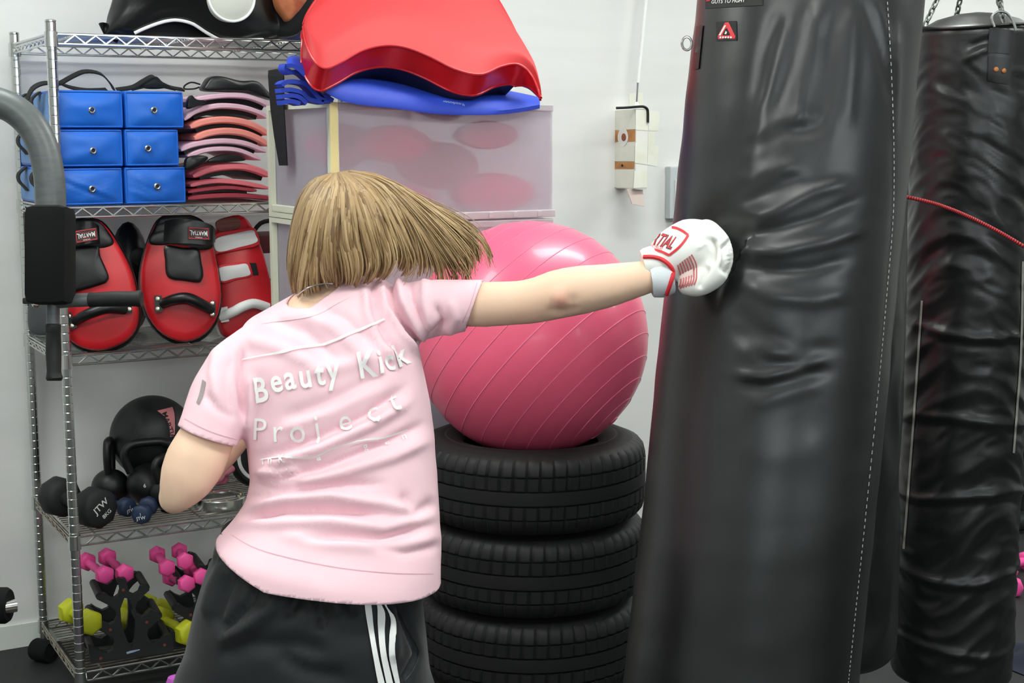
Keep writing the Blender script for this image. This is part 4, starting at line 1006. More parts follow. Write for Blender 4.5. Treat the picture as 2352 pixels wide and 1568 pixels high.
for q in ([(1490, 254), (1515, 256), (1512, 300), (1490, 300)], [(1488, 330), (1513, 335), (1508, 382), (1487, 378)], [(1488, 303), (1503, 303), (1503, 330), (1488, 330)], [(1444, 215), (1476, 212), (1478, 245), (1446, 246)]):
    MB().prism([plw.at(a, b) for a, b in q], V((0, -.0008, 0))).build('wall_tape', m_tape, wb, smooth=False)
q = [onY(a, b, yf+.02) for a, b in ((1437, 433), (1474, 436), (1478, 474), (1450, 468))]
MB().prism(q, V((.002, -.003, 0))).build('tape_flap', mat('pale_pink_tape', (226, 208, 200), .6), wb, smooth=False)
hk = thing('hex_key', 'black hex key lying across the top of the wall block', 'hex key', onY(1450, 250, yf))
yk = yf-.004
MB().tube(cat_rom([onY(a, b, yk) for a, b in ((1416, 248), (1440, 247), (1465, 245), (1478, 245), (1486, 250), (1488, 260), (1488, 282))], 26), .0046, 6).build('bar', m_iron, hk)
MB().tube([onY(1488, 281, yk), onY(1488, 283, yk)], .0048, 6).build('tip', m_rivet, hk)
cd_ = thing('pull_cord', 'thin white pull cord hanging from the ceiling to the wall block', 'cord', onY(1463, 240, WALL_Y-.05))
yc = WALL_Y-.06
a, b = onY(1463, 226, yc), onY(1484, 0, yc); up_ = b+(b-a)*2.6; up_.z = ZC-.001
MB().tube([onY(1465, 190, yc), b, up_], .0062, 8).build('cord', m_white_str, cd_)
MB().tube([onY(1462, 240, yc), onY(1465, 188, yc)], .0028, 8).build('hook', mat('dull_steel', (130, 138, 140), .4, .7), cd_)
MB().lathe([(.004, 0), (.011, .003), (.007, .014), (.004, .02)], 14, c=onY(1462, 248, yc)).build('knob', m_whitebox, cd_)
c0, c1 = onY(1528, 382, WALL_Y), onY(1575, 500, WALL_Y)
swb = thing('wall_box', 'pale grey wall box half hidden behind the struck punching bag', 'wall box', ((c0.x+c1.x)/2, WALL_Y-.02, c1.z))
MB().box(((c0.x+c1.x)/2, WALL_Y-.016, (c0.z+c1.z)/2), (c1.x-c0.x, .03, c0.z-c1.z), bev=.004).build('case', mat('pale_grey_plastic', (196, 204, 206), .5), swb, smooth=False)
MB().box(((c0.x+c1.x)/2, WALL_Y-.034, (c0.z+c1.z)/2), ((c1.x-c0.x)*.6, .006, (c0.z-c1.z)*.5), bev=.002).build('rocker', m_whitebox, swb, smooth=False)

# ------------------------------------------------------------------ punching bags
m_bag = mat('black_bag_leather', (13, 15, 16), 0.36, spec=.75, bump=(70, .10, .002), var=(4, (30, 33, 34), .5))
m_bag2 = mat('worn_black_bag_leather', (14, 16, 16), 0.36, spec=.65, bump=(60, .14, .003))
m_stitch = mat('white_thread', (165, 170, 166), .7)
m_pipe = mat('grey_piping', (128, 130, 122), .6)
def bag_mesh(c0, c1, r0, r1, n, m, rnd=.035, dome=.02):
    ax_ = (c1-c0); L = ax_.length; d = ax_.normalized(); x, y = frame_of(d); rings = []
    for i in range(m+1):
        q = i/m; h = q*L; r = r0+(r1-r0)*q
        e = min(h, L-h)
        if e < rnd: r -= rnd*(1-sqrt(max(0, 1-((rnd-e)/rnd)**2)))
        rings.append([c0+d*h+x*(r*cos(2*pi*k/n))+y*(r*sin(2*pi*k/n)) for k in range(n)])
    for q, hh in ((.75, .5), (.4, .85), (.05, 1)):
        rings.append([c0+d*(L+dome*hh)+(p-c1)*q+ (c1-c1) for p in rings[m]]) if False else rings.append([c0+d*(L+dome*hh)+(p-(c0+d*L))*q for p in rings[m]])
    return MB().loft(rings), d
def creases(A, fx, fz, sharp, seed, lo, hi):
    def f(vs, x, y):
        out = np.zeros(len(vs))
        for i, p in enumerate(vs):
            if not (lo < p[2] < hi): continue
            a = math.atan2(p[1]-f.c.y, p[0]-f.c.x)
            q = V((cos(a)*fx+seed, sin(a)*fx, p[2]*fz+.6*sin(a*3+seed)))
            nz = noise.noise(q); n2 = noise.noise(q*2.1+V((7, 3, 1)))
            out[i] = A*((1-abs(nz)*2)**sharp*.9*(1 if nz*0 == 0 else 0)-.5)*min(1, (p[2]-lo)*8, (hi-p[2])*8)+A*.3*n2
        return out
    return f
def chain(mb, a, b, link=.022, r=.0024):
    L = (b-a).length; n = max(2, int(L/(link*.72))); d = (b-a).normalized(); x, y = frame_of(d)
    for i in range(n):
        c = a.lerp(b, (i+.5)/n); s_ = x if i % 2 else y
        mb.tube([c+d*(link*.5*cos(t))+s_*(link*.27*sin(t)) for t in [2*pi*k/12 for k in range(12)]], r, 6, closed=True)
# bag being punched
ZB = 2.40
B0, B1 = P(1690, 1655, ZB), P(1863, -30, ZB); dB = (B1-B0).normalized(); B1 = B1+dB*.16
bag = thing('punching_bag', 'big black leather punching bag struck by the white glove', 'punching bag', (B0.x, B0.y, 0))
bm1, dax = bag_mesh(B0, B1, .193, .186, 150, 250)
F1 = [([(1700, 505), (1780, 485), (1870, 440), (1960, 415)], 13, .010), ([(1690, 545), (1780, 530), (1880, 500), (1990, 450)], 11, -.009), ([(1700, 575), (1790, 578), (1900, 555), (2000, 520)], 12, .010),
      ([(1695, 610), (1770, 625), (1860, 620), (1960, 590)], 12, -.009), ([(1700, 645), (1770, 680), (1870, 690), (1960, 670)], 15, .008), ([(1680, 700), (1740, 760), (1830, 800), (1940, 800)], 16, -.006),
      ([(1680, 858), (1755, 866), (1830, 848), (1900, 822)], 9, .007), ([(1690, 885), (1760, 892), (1850, 868), (1920, 845)], 12, -.005), ([(1720, 935), (1800, 905), (1890, 880)], 14, .004),
      ([(1690, 800), (1780, 810), (1880, 790)], 18, .005), ([(1700, 1030), (1790, 1045), (1900, 1020)], 30, .004),
      ([(1790, 20), (1755, 120), (1735, 240)], 12, -.006), ([(1830, 10), (1790, 150), (1750, 290), (1720, 400)], 18, .007), ([(1900, 40), (1870, 200), (1850, 330)], 18, -.005), ([(1945, 20), (1930, 200), (1900, 360)], 20, .005),
      ([(1985, 0), (2015, 110), (2046, 240)], 8, -.006), ([(2005, 0), (2035, 80), (2050, 160)], 8, .005), ([(2080, 40), (2075, 180), (2062, 330)], 10, -.005), ([(2040, 0), (2050, 240), (2052, 470), (2018, 900), (1985, 1200), (1950, 1568)], 4, -.003),
      ([(1700, 420), (1760, 390), (1840, 380)], 14, .005), ([(1710, 345), (1790, 300), (1880, 300)], 14, -.004), ([(1720, 330), (1800, 275), (1900, 260)], 14, .004),
      ([(1880, 0), (1860, 150), (1830, 300)], 12, .009), ([(1920, 0), (1905, 160), (1880, 330)], 10, -.009), ([(1960, 0), (1955, 150), (1945, 300)], 12, .008), ([(1850, 0), (1815, 140), (1770, 280)], 10, -.009), ([(2062, 60), (2060, 200), (2057, 330)], 9, .007), ([(1700, 470), (1770, 440), (1850, 400)], 12, -.006), ([(1680, 740), (1760, 830), (1880, 850)], 14, -.005),
      ([(1600, 600), (1670, 590), (1690, 600)], 60, -.020)]
ex = creases(.004, 1.4, 2.2, 1, 3.1, .3, 1.8); ex.c = B0.lerp(B1, .5)
F1 = [(p_, w_*1.25, a_*(.42 if w_ < 50 else .9)) for p_, w_, a_ in F1]
bm1 = folds(bm1, F1, extra=lambda vs, x, y: np.array([.0035*noise.noise(V((p[0]*5, p[1]*5, p[2]*4)))+.0012*noise.noise(V((p[0]*9, p[1]*9, p[2]*16))) for p in vs]))
bm1.build('cover', m_bag, bag); bb = bm1.bvh()
mb = MB(); pth = cat_rom([V((a, b, 0)) for a, b in ((2024, -160), (2037, -8), (2050, 240), (2052, 470), (2035, 690), (2016, 900), (1988, 1180), (1965, 1400), (1947, 1575), (1940, 1625))], 290)
for i in range(0, 289, 2): stick_line(mb, bb, [(pth[i].x, pth[i].y), (pth[i+1].x, pth[i+1].y)], 2.0, .0012, step=3)
mb.build('stitching', m_stitch, bag)['kind'] = 'stuff'
mb = MB(); stick_band(mb, bb, [(1619, -45), (1685, -48), (1752, -48)], [(1621, 20), (1685, 16), (1752, 12)], .0012, 20)
pt = mb.build('woven_patch', mat('patch_black', (36, 36, 34), .7), bag)
mb = MB(); stick_text(mb, bb, 'GUTS TO FIGHT', (1634, 8.5), (10.6, -.5), (2.4, -12.0), off=.0022, bold=.015, cut=.4); mb.build('lettering', m_white_txt, pt)
mb = MB()
stick(mb, bb, [(1622, 4), (1632, -14), (1640, -14), (1632, 2)], [(0, 1, 2, 3)], .0022); mb.build('red_mark', m_red_pr, pt)
mb = MB(); stick_band(mb, bb, [(1645, 50), (1692, 48)], [(1646, 94), (1693, 93)], .0012, 8); tp = mb.build('triangle_patch', mat('patch_black2', (26, 27, 27), .7), bag)
mb = MB(); tri = [(1666, 52), (1674, 51), (1690, 84), (1688, 89), (1651, 90), (1649, 84)]; c_ = (1669, 74)
inn = [(c_[0]+(a-c_[0])*.42, c_[1]+(b-c_[1])*.42+1) for a, b in tri]
stick(mb, bb, tri+inn, [(i, (i+1) % 6, (i+1) % 6+6, i+6) for i in range(6)], .0018); mb.build('triangle_mark', m_red_pr, tp)
mb = MB(); stick(mb, bb, [(1665, 58), (1669, 59), (1656, 82), (1652, 81)], [(0, 1, 2, 3)], .0025); stick(mb, bb, [(1668, 71), (1671, 74), (1669, 79), (1665, 78)], [(0, 1, 2, 3)], .0025); [stick(mb, bb, [(x_, 84), (x_+4, 83.8), (x_+3.6, 88), (x_-.4, 88.2)], [(0, 1, 2, 3)], .0025) for x_ in (1654, 1660, 1666, 1672, 1678)]
mb.build('triangle_marks', m_white_txt, tp)
mb = MB(); stick_line(mb, bb, [(2083, 500), (2072, 640), (2056, 860)], 5, .002); mb.build('side_piping', m_pipe, bag)
mb = MB(); stick_band(mb, bb, [(1600, 60), (1616, 58)], [(1592, 160), (1606, 158)], .003, 12); mb.build('ring_strap', m_vinyl_blk, bag)
rc = P(1583, 100, ZB-.02); MB().tube([rc+RT*(-.004+.008*cos(t))+DN*(.011*sin(t))-FW*.0 for t in [2*pi*k/20 for k in range(20)]], .0022, 8, closed=True).build('d_ring', m_chrome, bag)
hookp = V((B1.x+dB.x*.5, B1.y+dB.y*.5, ZC-.02)); apex = B1+dB*.28
mb = MB(); x, y = frame_of(dB)
for k in range(4): chain(mb, B1+(x*cos(k*pi/2+.4)+y*sin(k*pi/2+.4))*.15+dB*.01, apex)
chain(mb, apex, hookp); mb.build('chain', m_chrome, bag)['kind'] = 'stuff'
MB().lathe([(.03, 0), (.03, .012), (.008, .02)], 16, M=Matrix.Rotation(pi, 3, 'X'), c=hookp+V((0, 0, .02))).build('ceiling_plate', m_chrome, bag)
# bag behind
Z2 = 3.44; q = P(2214, 800, Z2); C0 = V((q.x, q.y, .085)); C1 = V((q.x, q.y, onY(2214, 62, q.y).z)); R2 = .1435
bag2 = thing('punching_bag', 'wrinkled black punching bag with a chain and brass studs at its top', 'punching bag', (q.x, q.y, 0))
b2, d2 = bag_mesh(C0, C1, R2, R2, 150, 260, rnd=.02, dome=.035)
def wrinkle2(vs, x, y):
    out = np.zeros(len(vs))
    for i, p in enumerate(vs):
        a = math.atan2(p[1]-q.y, p[0]-q.x); env = min(1, max(0, (p[2]-.09)*10), max(0, (C1.z-.03-p[2])*10))
        g = V((cos(a)*1.0, sin(a)*1.0, p[2]*15+.8*sin(a*2+p[2]*3)))
        n1 = noise.noise(g); n2 = noise.noise(g*2.3+V((3, 8, 1)))
        out[i] = env*(.0095*(.32-abs(n1))+.004*(.3-abs(n2)))
        for zz in (.19, .37, .565, .745, .955): out[i] += env*.0055*exp(-((p[2]-zz-.012*sin(a*2+zz*9))/.011)**2)-env*.0012*exp(-((p[2]-zz+.022-.012*sin(a*2+zz*9))/.010)**2)
    return out
b2 = folds(b2, [([(2225, 110), (2260, 95), (2290, 90)], 8, -.004), ([(2210, 140), (2250, 118), (2275, 112)], 8, .004)], extra=wrinkle2)
b2.build('cover', m_bag2, bag2); b2v = b2.bvh()
MB().tube([V((q.x+R2*1.003*cos(t), q.y+R2*1.003*sin(t), C1.z-.006+.004*sin(3*t))) for t in [2*pi*k/60 for k in range(60)]], .004, 8, closed=True).build('top_seam', m_vinyl_blk, bag2)
for A, wd in (([(2168, 80), (2150, 300), (2133, 500), (2118, 690), (2100, 950), (2084, 1160), (2076, 1260)], 5), ([(2349, 600), (2345, 800), (2334, 960), (2328, 1040)], 5)):
    mb = MB(); stick_line(mb, b2v, A[3:] if A[0][0] < 2300 else A, wd, .0018); mb.build('side_piping', m_pipe, bag2)
mb = MB(); stick_band(mb, b2v, [(2273, 62), (2300, 66), (2328, 72)], [(2268, 120), (2295, 122), (2322, 124)], .004, 12); mb.build('strap', m_vinyl_blk, bag2)
mb = MB(); stick_band(mb, b2v, [(2270, 128), (2296, 131), (2322, 134)], [(2268, 186), (2293, 190), (2318, 194)], .005, 12); pch = mb.build('strap_patch', m_vinyl_blk, bag2)
for a in ((2286, 160), (2303, 163)):
    h = b2v.ray_cast(CAM, ray(*a).normalized()); nn = h[1] if h[1].dot(ray(*a)) < 0 else -h[1]; x, y = frame_of(nn)
    MB().lathe([(.0062, 0), (.005, .003), (.001, .004)], 14, M=Matrix((x, y, nn)).transposed(), c=h[0]+nn*.005).build('stud', mat('brass_stud', (176, 118, 70), .4, .7), pch)
h = b2v.ray_cast(CAM, ray(2298, 70).normalized())[0]
MB().tube(cat_rom([h+(RT*(a-2298)+DN*(b-70))*(Z2-.14)/FPX-FW*.008 for a, b in ((2282, 64), (2276, 42), (2290, 30), (2308, 33), (2322, 50), (2330, 72))], 24), .003, 8).build('d_ring', m_chrome, bag2)
apx = V((q.x, q.y, C1.z+.28)); mb = MB(); chain(mb, h-DN*-.0+(-DN)*.040-FW*.005, apx)
for k in range(3): chain(mb, C1+V((cos(k*1.57+1.2), sin(k*1.57+1.2), 0))*R2*.9, apx)
chain(mb, apx, V((q.x, q.y, ZC-.01))); mb.build('chain', mat('dull_chain', (120, 124, 118), .4, .9), bag2)['kind'] = 'stuff'
# third bag, mostly hidden
Z3 = 2.98; q3 = P(1912, 1100, Z3); R3 = .140
bag3 = thing('punching_bag', 'slim black punching bag mostly hidden between the struck bag and the chained bag', 'punching bag', (q3.x, q3.y, 0))
D0 = V((q3.x, q3.y, .315)); D1 = V((q3.x, q3.y, 1.36)); b3, _ = bag_mesh(D0, D1, R3, R3*.93, 110, 200, rnd=.04)
def wrinkle3(vs, x, y):
    out = np.zeros(len(vs))
    for i, p in enumerate(vs):
        a = math.atan2(p[1]-q3.y, p[0]-q3.x); g = V((cos(a)*2, sin(a)*2, p[2]*8)); env = min(1, max(0, (p[2]-.33)*12), max(0, (1.33-p[2])*12))
        out[i] = env*.009*(.3-abs(noise.noise(g)))
    return out
b3 = folds(b3, [], extra=wrinkle3); b3.build('cover', m_bag2, bag3)
mb = MB(); ap3 = V((q3.x, q3.y, 1.7))
for k in range(3): chain(mb, D1+V((cos(k*2.1), sin(k*2.1), 0))*.1, ap3)
chain(mb, ap3, V((q3.x, q3.y, ZC-.01))); mb.build('chain', MATS['dull_chain'], bag3)['kind'] = 'stuff'
# red rope
rp = thing('rope', 'red rope flecked with black strung across the chained bag', 'rope', P(2200, 490, 2.9))
pp = [P(1990, 436, 2.84), P(2060, 448, 2.82), P(2130, 463, 2.80), P(2180, 479, 2.80), P(2230, 500, 2.80), P(2290, 530, 2.80), P(2352, 566, 2.8), P(2450, 625, 2.8), P(2600, 730, 2.78), P(2760, 900, 2.75), P(2860, 1200, 2.74), V((P(2900, 1500, 2.72).x, P(2900, 1500, 2.72).y, .012)), V((P(2900, 1500, 2.72).x+.25, P(2900, 1500, 2.72).y-.1, .010))]
rc = cat_rom(pp, 150); MB().tube(rc, 4.2*2.8/FPX, 8).build('cord', mat('red_rope', (206, 44, 52), .6), rp)
mb = MB()
for i in range(2, 148, 1): mb.tube([rc[i], rc[i].lerp(rc[i+1], .28)], 4.6*2.8/FPX, 8)
mb.build('flecks', m_web, rp)['kind'] = 'stuff'

# ------------------------------------------------------------------ far floor things on the right
a = onZ(2326, 1347, .030); hexbell('dumbbell', 'pink dumbbell on the floor past the bags, pointing at the room', a, a+V((.10, .11, .006)), .032, .014, m_pink_rub, n=8, group='pink dumbbells on the floor past the bags')
a = onZ(2300, 1330, .030); a = onZ(2292, 1322, .032); hexbell('dumbbell', 'pink dumbbell on the floor lying crosswise behind the other', a+V((.02, .05, 0)), a+V((.21, .07, .0)), .032, .014, m_pink_rub, n=8, group='pink dumbbells on the floor past the bags')
bp = onZ(2352, 1200, .03)
bn = thing('weight_bench', 'black weight bench with round plates standing beyond the bags', 'weight bench', (bp.x+.35, bp.y+.1, 0))
MB().tube([(bp.x-.05, bp.y, .04), (bp.x+.8, bp.y-.1, .04)], .035, 12).build('base_tube', mat('dark_steel', (52, 56, 56), .35, .5), bn)
MB().tube([(bp.x+.05, bp.y+.05, .04), (bp.x+.06, bp.y+.06, .55)], .03, 12).build('upright', m_black_pl, bn)
MB().box((bp.x+.45, bp.y+.02, .58), (.9, .3, .08), bev=.02).build('seat_pad', m_vinyl_blk, bn)
for z_, r_ in ((.42, .14), (.2, .16)):
    MB().lathe([(.03, -.02), (r_, -.02), (r_, .02), (.03, .02)], 32, M=Matrix.Rotation(radians(70), 3, 'X'), c=(bp.x+.0+r_*.6, bp.y+.06, z_+.06)).build('plate', m_iron, bn)
c = onZ(2372, 1500, .02); t = thing('towel', 'crumpled dark navy towel on the black floor past the bags', 'towel', (c.x, c.y, 0))
vs = []; nn_ = 22
for i in range(nn_):
    for j in range(nn_):
        u, v_ = i/(nn_-1)*2-1, j/(nn_-1)*2-1; r_ = min(1, sqrt(u*u+v_*v_)); vs.append(V((c.x+u*.11, c.y+v_*.11, .003+(1-r_**2)*.06*(.7+.6*noise.noise(V((u*2, v_*2, 1)))))))
MB().add(vs, [(i*nn_+j, i*nn_+j+1, (i+1)*nn_+j+1, (i+1)*nn_+j) for i in range(nn_-1) for j in range(nn_-1)]).build('cloth', mat('navy_cloth', (24, 32, 52), .8), t)

# ------------------------------------------------------------------ the boxing person
pm = 2.24/FPX
foot = V((P(760, 1300, 2.24).x, P(760, 1300, 2.24).y, 0))
per = thing('person', 'person in pink t-shirt and black shorts seen from behind, punching the black bag', 'person', foot)
FH = V((FW.x, FW.y, 0)).normalized()
def sect(L, R, Z, b, e=1.0, tilt=0.0, n=40):
    l, r = P(*L, Z), P(*R, Z); c = (l+r)/2; a = (r-l)/2*e
    w_ = FH-a.normalized()*FH.dot(a.normalized()); w_.normalize()
    out = []
    for k in range(n):
        t = 2*pi*k/n; ct, st = cos(t), sin(t)
        out.append(c+a*(abs(ct)**.85*(1 if ct > 0 else -1))+w_*(b*e*abs(st)**.9*(1 if st > 0 else -1)))
    return out
TORSO = [((480, 1300), (1016, 1420), 2.165, .152), ((503, 1228), (1010, 1336), 2.17, .148), ((538, 1190), (1012, 1262), 2.185, .14), ((566, 1150), (1010, 1190), 2.20, .130), ((580, 1095), (1004, 1110), 2.215, .122), ((572, 1030), (996, 1010), 2.225, .118),
         ((560, 970), (984, 920), 2.235, .116), ((545, 900), (968, 842), 2.245, .114), ((528, 840), (955, 762), 2.255, .110), ((535, 785), (935, 697), 2.265, .098), ((570, 738), (900, 652), 2.275, .082), ((630, 705), (850, 640), 2.285, .066), ((690, 668), (806, 628), 2.295, .052)]
# shirt: torso + two short sleeves, fused, cut open at hem, cuffs and neck, then creased
sh_ = MB().loft([sect(*s_) for s_ in TORSO])
def chainp(lst): return [(P(a, b, Z), r*Z/FPX) for a, b, Z, r in lst]
sh_.capsules(chainp([(850, 760, 2.26, 62), (930, 722, 2.25, 70), (1010, 707, 2.24, 64), (1080, 702, 2.235, 58), (1135, 698, 2.235, 56)]), 24)
sh_.capsules(chainp([(600, 800, 2.24, 62), (545, 850, 2.22, 70), (510, 920, 2.19, 76), (483, 985, 2.165, 71), (462, 1040, 2.15, 68)]), 24)
sh_ = fuse(sh_, .0050, 12)
def cut(mb, p, n, test=None):           # remove what lies on the +n side of a plane
    bm = bmesh.new(); vv = [bm.verts.new(q) for q in mb.v]
    for f in mb.f:
        try: bm.faces.new([vv[i] for i in f])
        except ValueError: pass
    fs = bm.faces[:] if test is None else [f for f in bm.faces if test(f.calc_center_median())]
    ge = set(fs)
    for f in fs: ge.update(f.edges); ge.update(f.verts)
    bmesh.ops.bisect_plane(bm, geom=list(ge), dist=1e-5, plane_co=p, plane_no=n, clear_outer=True)
    bmesh.ops.remove_doubles(bm, verts=bm.verts[:], dist=.0016)
    bmesh.ops.delete(bm, geom=[q for q in bm.verts if not q.link_faces], context='VERTS')
    bm.verts.index_update(); r = MB(); r.v = [q.co.copy() for q in bm.verts]; r.f = [tuple(q.index for q in f.verts) for f in bm.faces]; bm.free()
    return r
# right cuff, left cuff, hem (curved: two planes), neck
a, b = P(1069, 758, 2.235), P(1109, 646, 2.235); n_ = (b-a).cross(FW).normalized(); n_ = n_ if n_.dot(RT) > 0 else -n_
sh_ = cut(sh_, (a+b)/2, n_, lambda c: pix(c)[0] > 1000 and pix(c)[1] < 830)
a, b = P(412, 974, 2.165), P(546, 1024, 2.165); n_ = (b-a).cross(FW).normalized(); n_ = n_ if n_.dot(DN) > 0 else -n_
sh_ = cut(sh_, (a+b)/2, n_, lambda c: pix(c)[0] < 558 and pix(c)[1] < 1120)
a, b = P(640, 1292, 2.17), P(1008, 1340, 2.17); n_ = (b-a).cross(FH).normalized(); n_ = n_ if n_.z < 0 else -n_
sh_ = cut(sh_, a, n_, lambda c: pix(c)[1] > 1100)
a, b = P(500, 1227, 2.17), P(645, 1293, 2.17); n_ = (b-a).cross(FH).normalized(); n_ = n_ if n_.z < 0 else -n_
sh_ = cut(sh_, a, n_, lambda c: pix(c)[1] > 1100)
def neck_cut(mb, lines):                # split along both collar lines, then drop what lies above both
    bm = bmesh.new(); vv = [bm.verts.new(q) for q in mb.v]
    for f in mb.f:
        try: bm.faces.new([vv[i] for i in f])
        except ValueError: pass
    pls = []
    for a, b in lines:
        a, b = P(*a, 2.21), P(*b, 2.21); n_ = (b-a).cross((FH+V((0, 0, .2))).normalized()).normalized(); n_ = n_ if n_.z > 0 else -n_; pls.append((a, n_))
        fs = [f for f in bm.faces if pix(f.calc_center_median())[1] < 770 and 520 < pix(f.calc_center_median())[0] < 920]; ge = set(fs)
        for f in fs: ge.update(f.edges); ge.update(f.verts)
        bmesh.ops.bisect_plane(bm, geom=list(ge), dist=1e-5, plane_co=a, plane_no=n_)
    def gone(c): return pix(c)[1] < 770 and 540 < pix(c)[0] < 900 and all((c-a).dot(n_) > 0 for a, n_ in pls)
    bmesh.ops.delete(bm, geom=[f for f in bm.faces if gone(f.calc_center_median())], context='FACES')
    bmesh.ops.delete(bm, geom=[q for q in bm.verts if not q.link_faces], context='VERTS')
    bmesh.ops.remove_doubles(bm, verts=bm.verts[:], dist=.0012)
    bm.verts.index_update(); r = MB(); r.v = [q.co.copy() for q in bm.verts]; r.f = [tuple(q.index for q in f.verts) for f in bm.faces]; bm.free()
    return r
sh_ = neck_cut(sh_, [((590, 722), (722, 701)), ((712, 703), (800, 656))])
FS = [([(600, 1075), (740, 1030), (850, 978), (945, 918)], 12, .007), ([(590, 1055), (720, 1010), (840, 955), (930, 890)], 11, -.006), ([(600, 1130), (760, 1095), (900, 1050), (985, 1010)], 13, .006), ([(598, 1105), (740, 1075), (880, 1020), (970, 975)], 11, -.007),
      ([(575, 1165), (660, 1150), (760, 1140), (880, 1160), (960, 1180)], 12, .007), ([(575, 1143), (660, 1128), (760, 1115), (880, 1112)], 11, -.006), ([(560, 1190), (650, 1172), (740, 1172), (880, 1180)], 9, -.010), ([(545, 1205), (640, 1205), (760, 1200), (880, 1215), (990, 1190)], 12, .006),
      ([(590, 1085), (640, 1090), (690, 1078)], 8, .007), ([(585, 1115), (630, 1120), (700, 1108)], 8, -.006), ([(690, 1240), (780, 1232), (880, 1235), (1000, 1200)], 11, -.006), ([(640, 1230), (760, 1250), (900, 1260), (1005, 1235)], 14, .004),
      ([(850, 1255), (930, 1270), (1008, 1250)], 10, -.004), ([(920, 1130), (950, 1180), (1000, 1150)], 14, -.005),
      ([(850, 648), (862, 720), (890, 780), (940, 830)], 7, -.008), ([(870, 640), (885, 710), (920, 770), (960, 815)], 7, .007), ([(893, 632), (905, 700), (930, 750), (965, 790)], 6, -.009), ([(912, 626), (925, 690), (955, 745), (985, 790)], 8, .008), ([(838, 655), (842, 720), (870, 790), (920, 850)], 8, .005),
      ([(940, 640), (945, 690), (970, 740)], 7, -.006), ([(975, 640), (975, 700), (990, 760)], 8, .005), ([(1000, 700), (1015, 735), (1000, 790)], 7, -.006), ([(1035, 690), (1045, 730), (1030, 770)], 8, .004), ([(960, 800), (985, 770), (1030, 735)], 7, -.005),
      ([(620, 730), (700, 760), (780, 830)], 14, -.004), ([(680, 720), (760, 750), (840, 820), (900, 880)], 14, .004), ([(740, 705), (800, 735), (850, 790)], 10, -.004), ([(560, 780), (640, 800), (740, 850)], 14, .003), ([(700, 860), (800, 840), (920, 800)], 16, .0035), ([(650, 960), (760, 920), (880, 860)], 14, -.004), ([(640, 990), (760, 950), (900, 880)], 14, .0035),
      ([(556, 800), (550, 870), (562, 960)], 7, -.009), ([(500, 800), (490, 860), (500, 930)], 10, .004), ([(525, 820), (520, 880), (530, 950)], 8, -.004), ([(565, 990), (575, 930), (580, 860)], 9, .006), ([(470, 900), (500, 940), (540, 960)], 9, -.004)]
def fine(vs, x, y):
    return np.array([.0012*noise.noise(V(p)*28)+.0022*noise.noise(V(p)*11) for p in vs])
FS = [(p, w_*1.0, a_*1.6) for p, w_, a_ in FS]
sh_ = folds(sh_, FS, extra=fine)
sh_ = eval_mods(sh_, [('SMOOTH', dict(factor=.4, iterations=1))])
m_shirt = mat('pink_cotton', (243, 204, 213), .9, sheen=.0, spec=.12, bump=(900, .12, .0004))
so = sh_.build('t_shirt', m_shirt, per, sharp=180); so['label'] = 'light pink cotton t-shirt with white lettering on the back'
md = so.modifiers.new('cloth', 'SOLIDIFY'); md.thickness = .0028; md.offset = 0
sb = sh_.bvh()
tx = MB(); OFF = .0048
def arc_text(s, pts, size, wx, **kw):
    """letters set one by one along a pixel path"""
    for ch, (x, y, ang, sz) in pts:
        vs, fs = text_geo(ch, 1.0, align='CENTER', cut=.06, **kw)
        ca, sa = cos(radians(ang)), sin(radians(ang))
        stick(tx, sb, [(x+(u*wx*ca+q*sa)*sz, y+(u*wx*sa-q*ca)*sz) for u, q in vs], fs, OFF)
W1 = [('B', (604, 922, -10, 80)), ('e', (640, 899, -12, 76)), ('a', (670, 893, -10, 80)), ('u', (705, 889, -8, 80)), ('t', (738, 883, -8, 78)), ('y', (767, 876, -6, 80)), ('K', (845, 865, -8, 84)), ('i', (877, 855, -10, 76)), ('c', (898, 849, -14, 72)), ('k', (926, 838, -20, 74))]
arc_text('', W1, 1, .76, bold=.02)
W2 = [('P', (597, 1010, 2, 72)), ('r', (640, 1014, -2, 74)), ('o', (686, 1014, -6, 76)), ('j', (732, 1004, -8, 74)), ('e', (797, 990, -12, 78)), ('c', (862, 968, -18, 76)), ('t', (912, 942, -22, 70))]
arc_text('', W2, 1, .92, bold=.0)
W3 = [('I', (606, 1068, -6, 22)), ('n', (622, 1065, -6, 22)), ('K', (648, 1061, -6, 22)), ('a', (733, 1056, -10, 24)), ('g', (840, 1030, -14, 24)), ('e', (890, 1022, -16, 24)), ('n', (930, 1010, -18, 24)), ('.', (932, 940, -18, 24))]
arc_text('', W3, 1, 1.0, bold=.01)
stick_line(tx, sb, [(558, 826), (600, 818), (650, 808), (690, 799), (740, 792), (790, 773), (840, 752), (884, 733)], [3, 3, 6, 6, 6, 6, 6, 4], OFF, 5)
stick_line(tx, sb, [(600, 1056), (660, 1050), (720, 1048), (760, 1030), (820, 1012), (880, 1003), (935, 985)], [3, 3, 4, 4, 4, 4, 4], OFF, 5)
tx.build('back_print', m_white_pr, so)['label'] = 'white lettering and wavy lines printed on the shirt back'
mb = MB(); stick_line(mb, sb, [(600, 741), (650, 734), (722, 722), (768, 698), (800, 682)], 7, .0026, 4); mb.build('collar', m_shirt, so)
mb = MB(); stick_line(mb, sb, [(425, 962), (480, 990), (543, 1010)], 2.0, .0022); stick_line(mb, sb, [(1062, 740), (1080, 700), (1096, 650)], 2.0, .0022)
stick_line(mb, sb, [(512, 1216), (580, 1256), (660, 1280), (780, 1304), (900, 1316), (1005, 1318)], 2.0, .0022); mb.build('seam_stitching', mat('pink_seam', (222, 172, 186), .8), so)['kind'] = 'stuff'
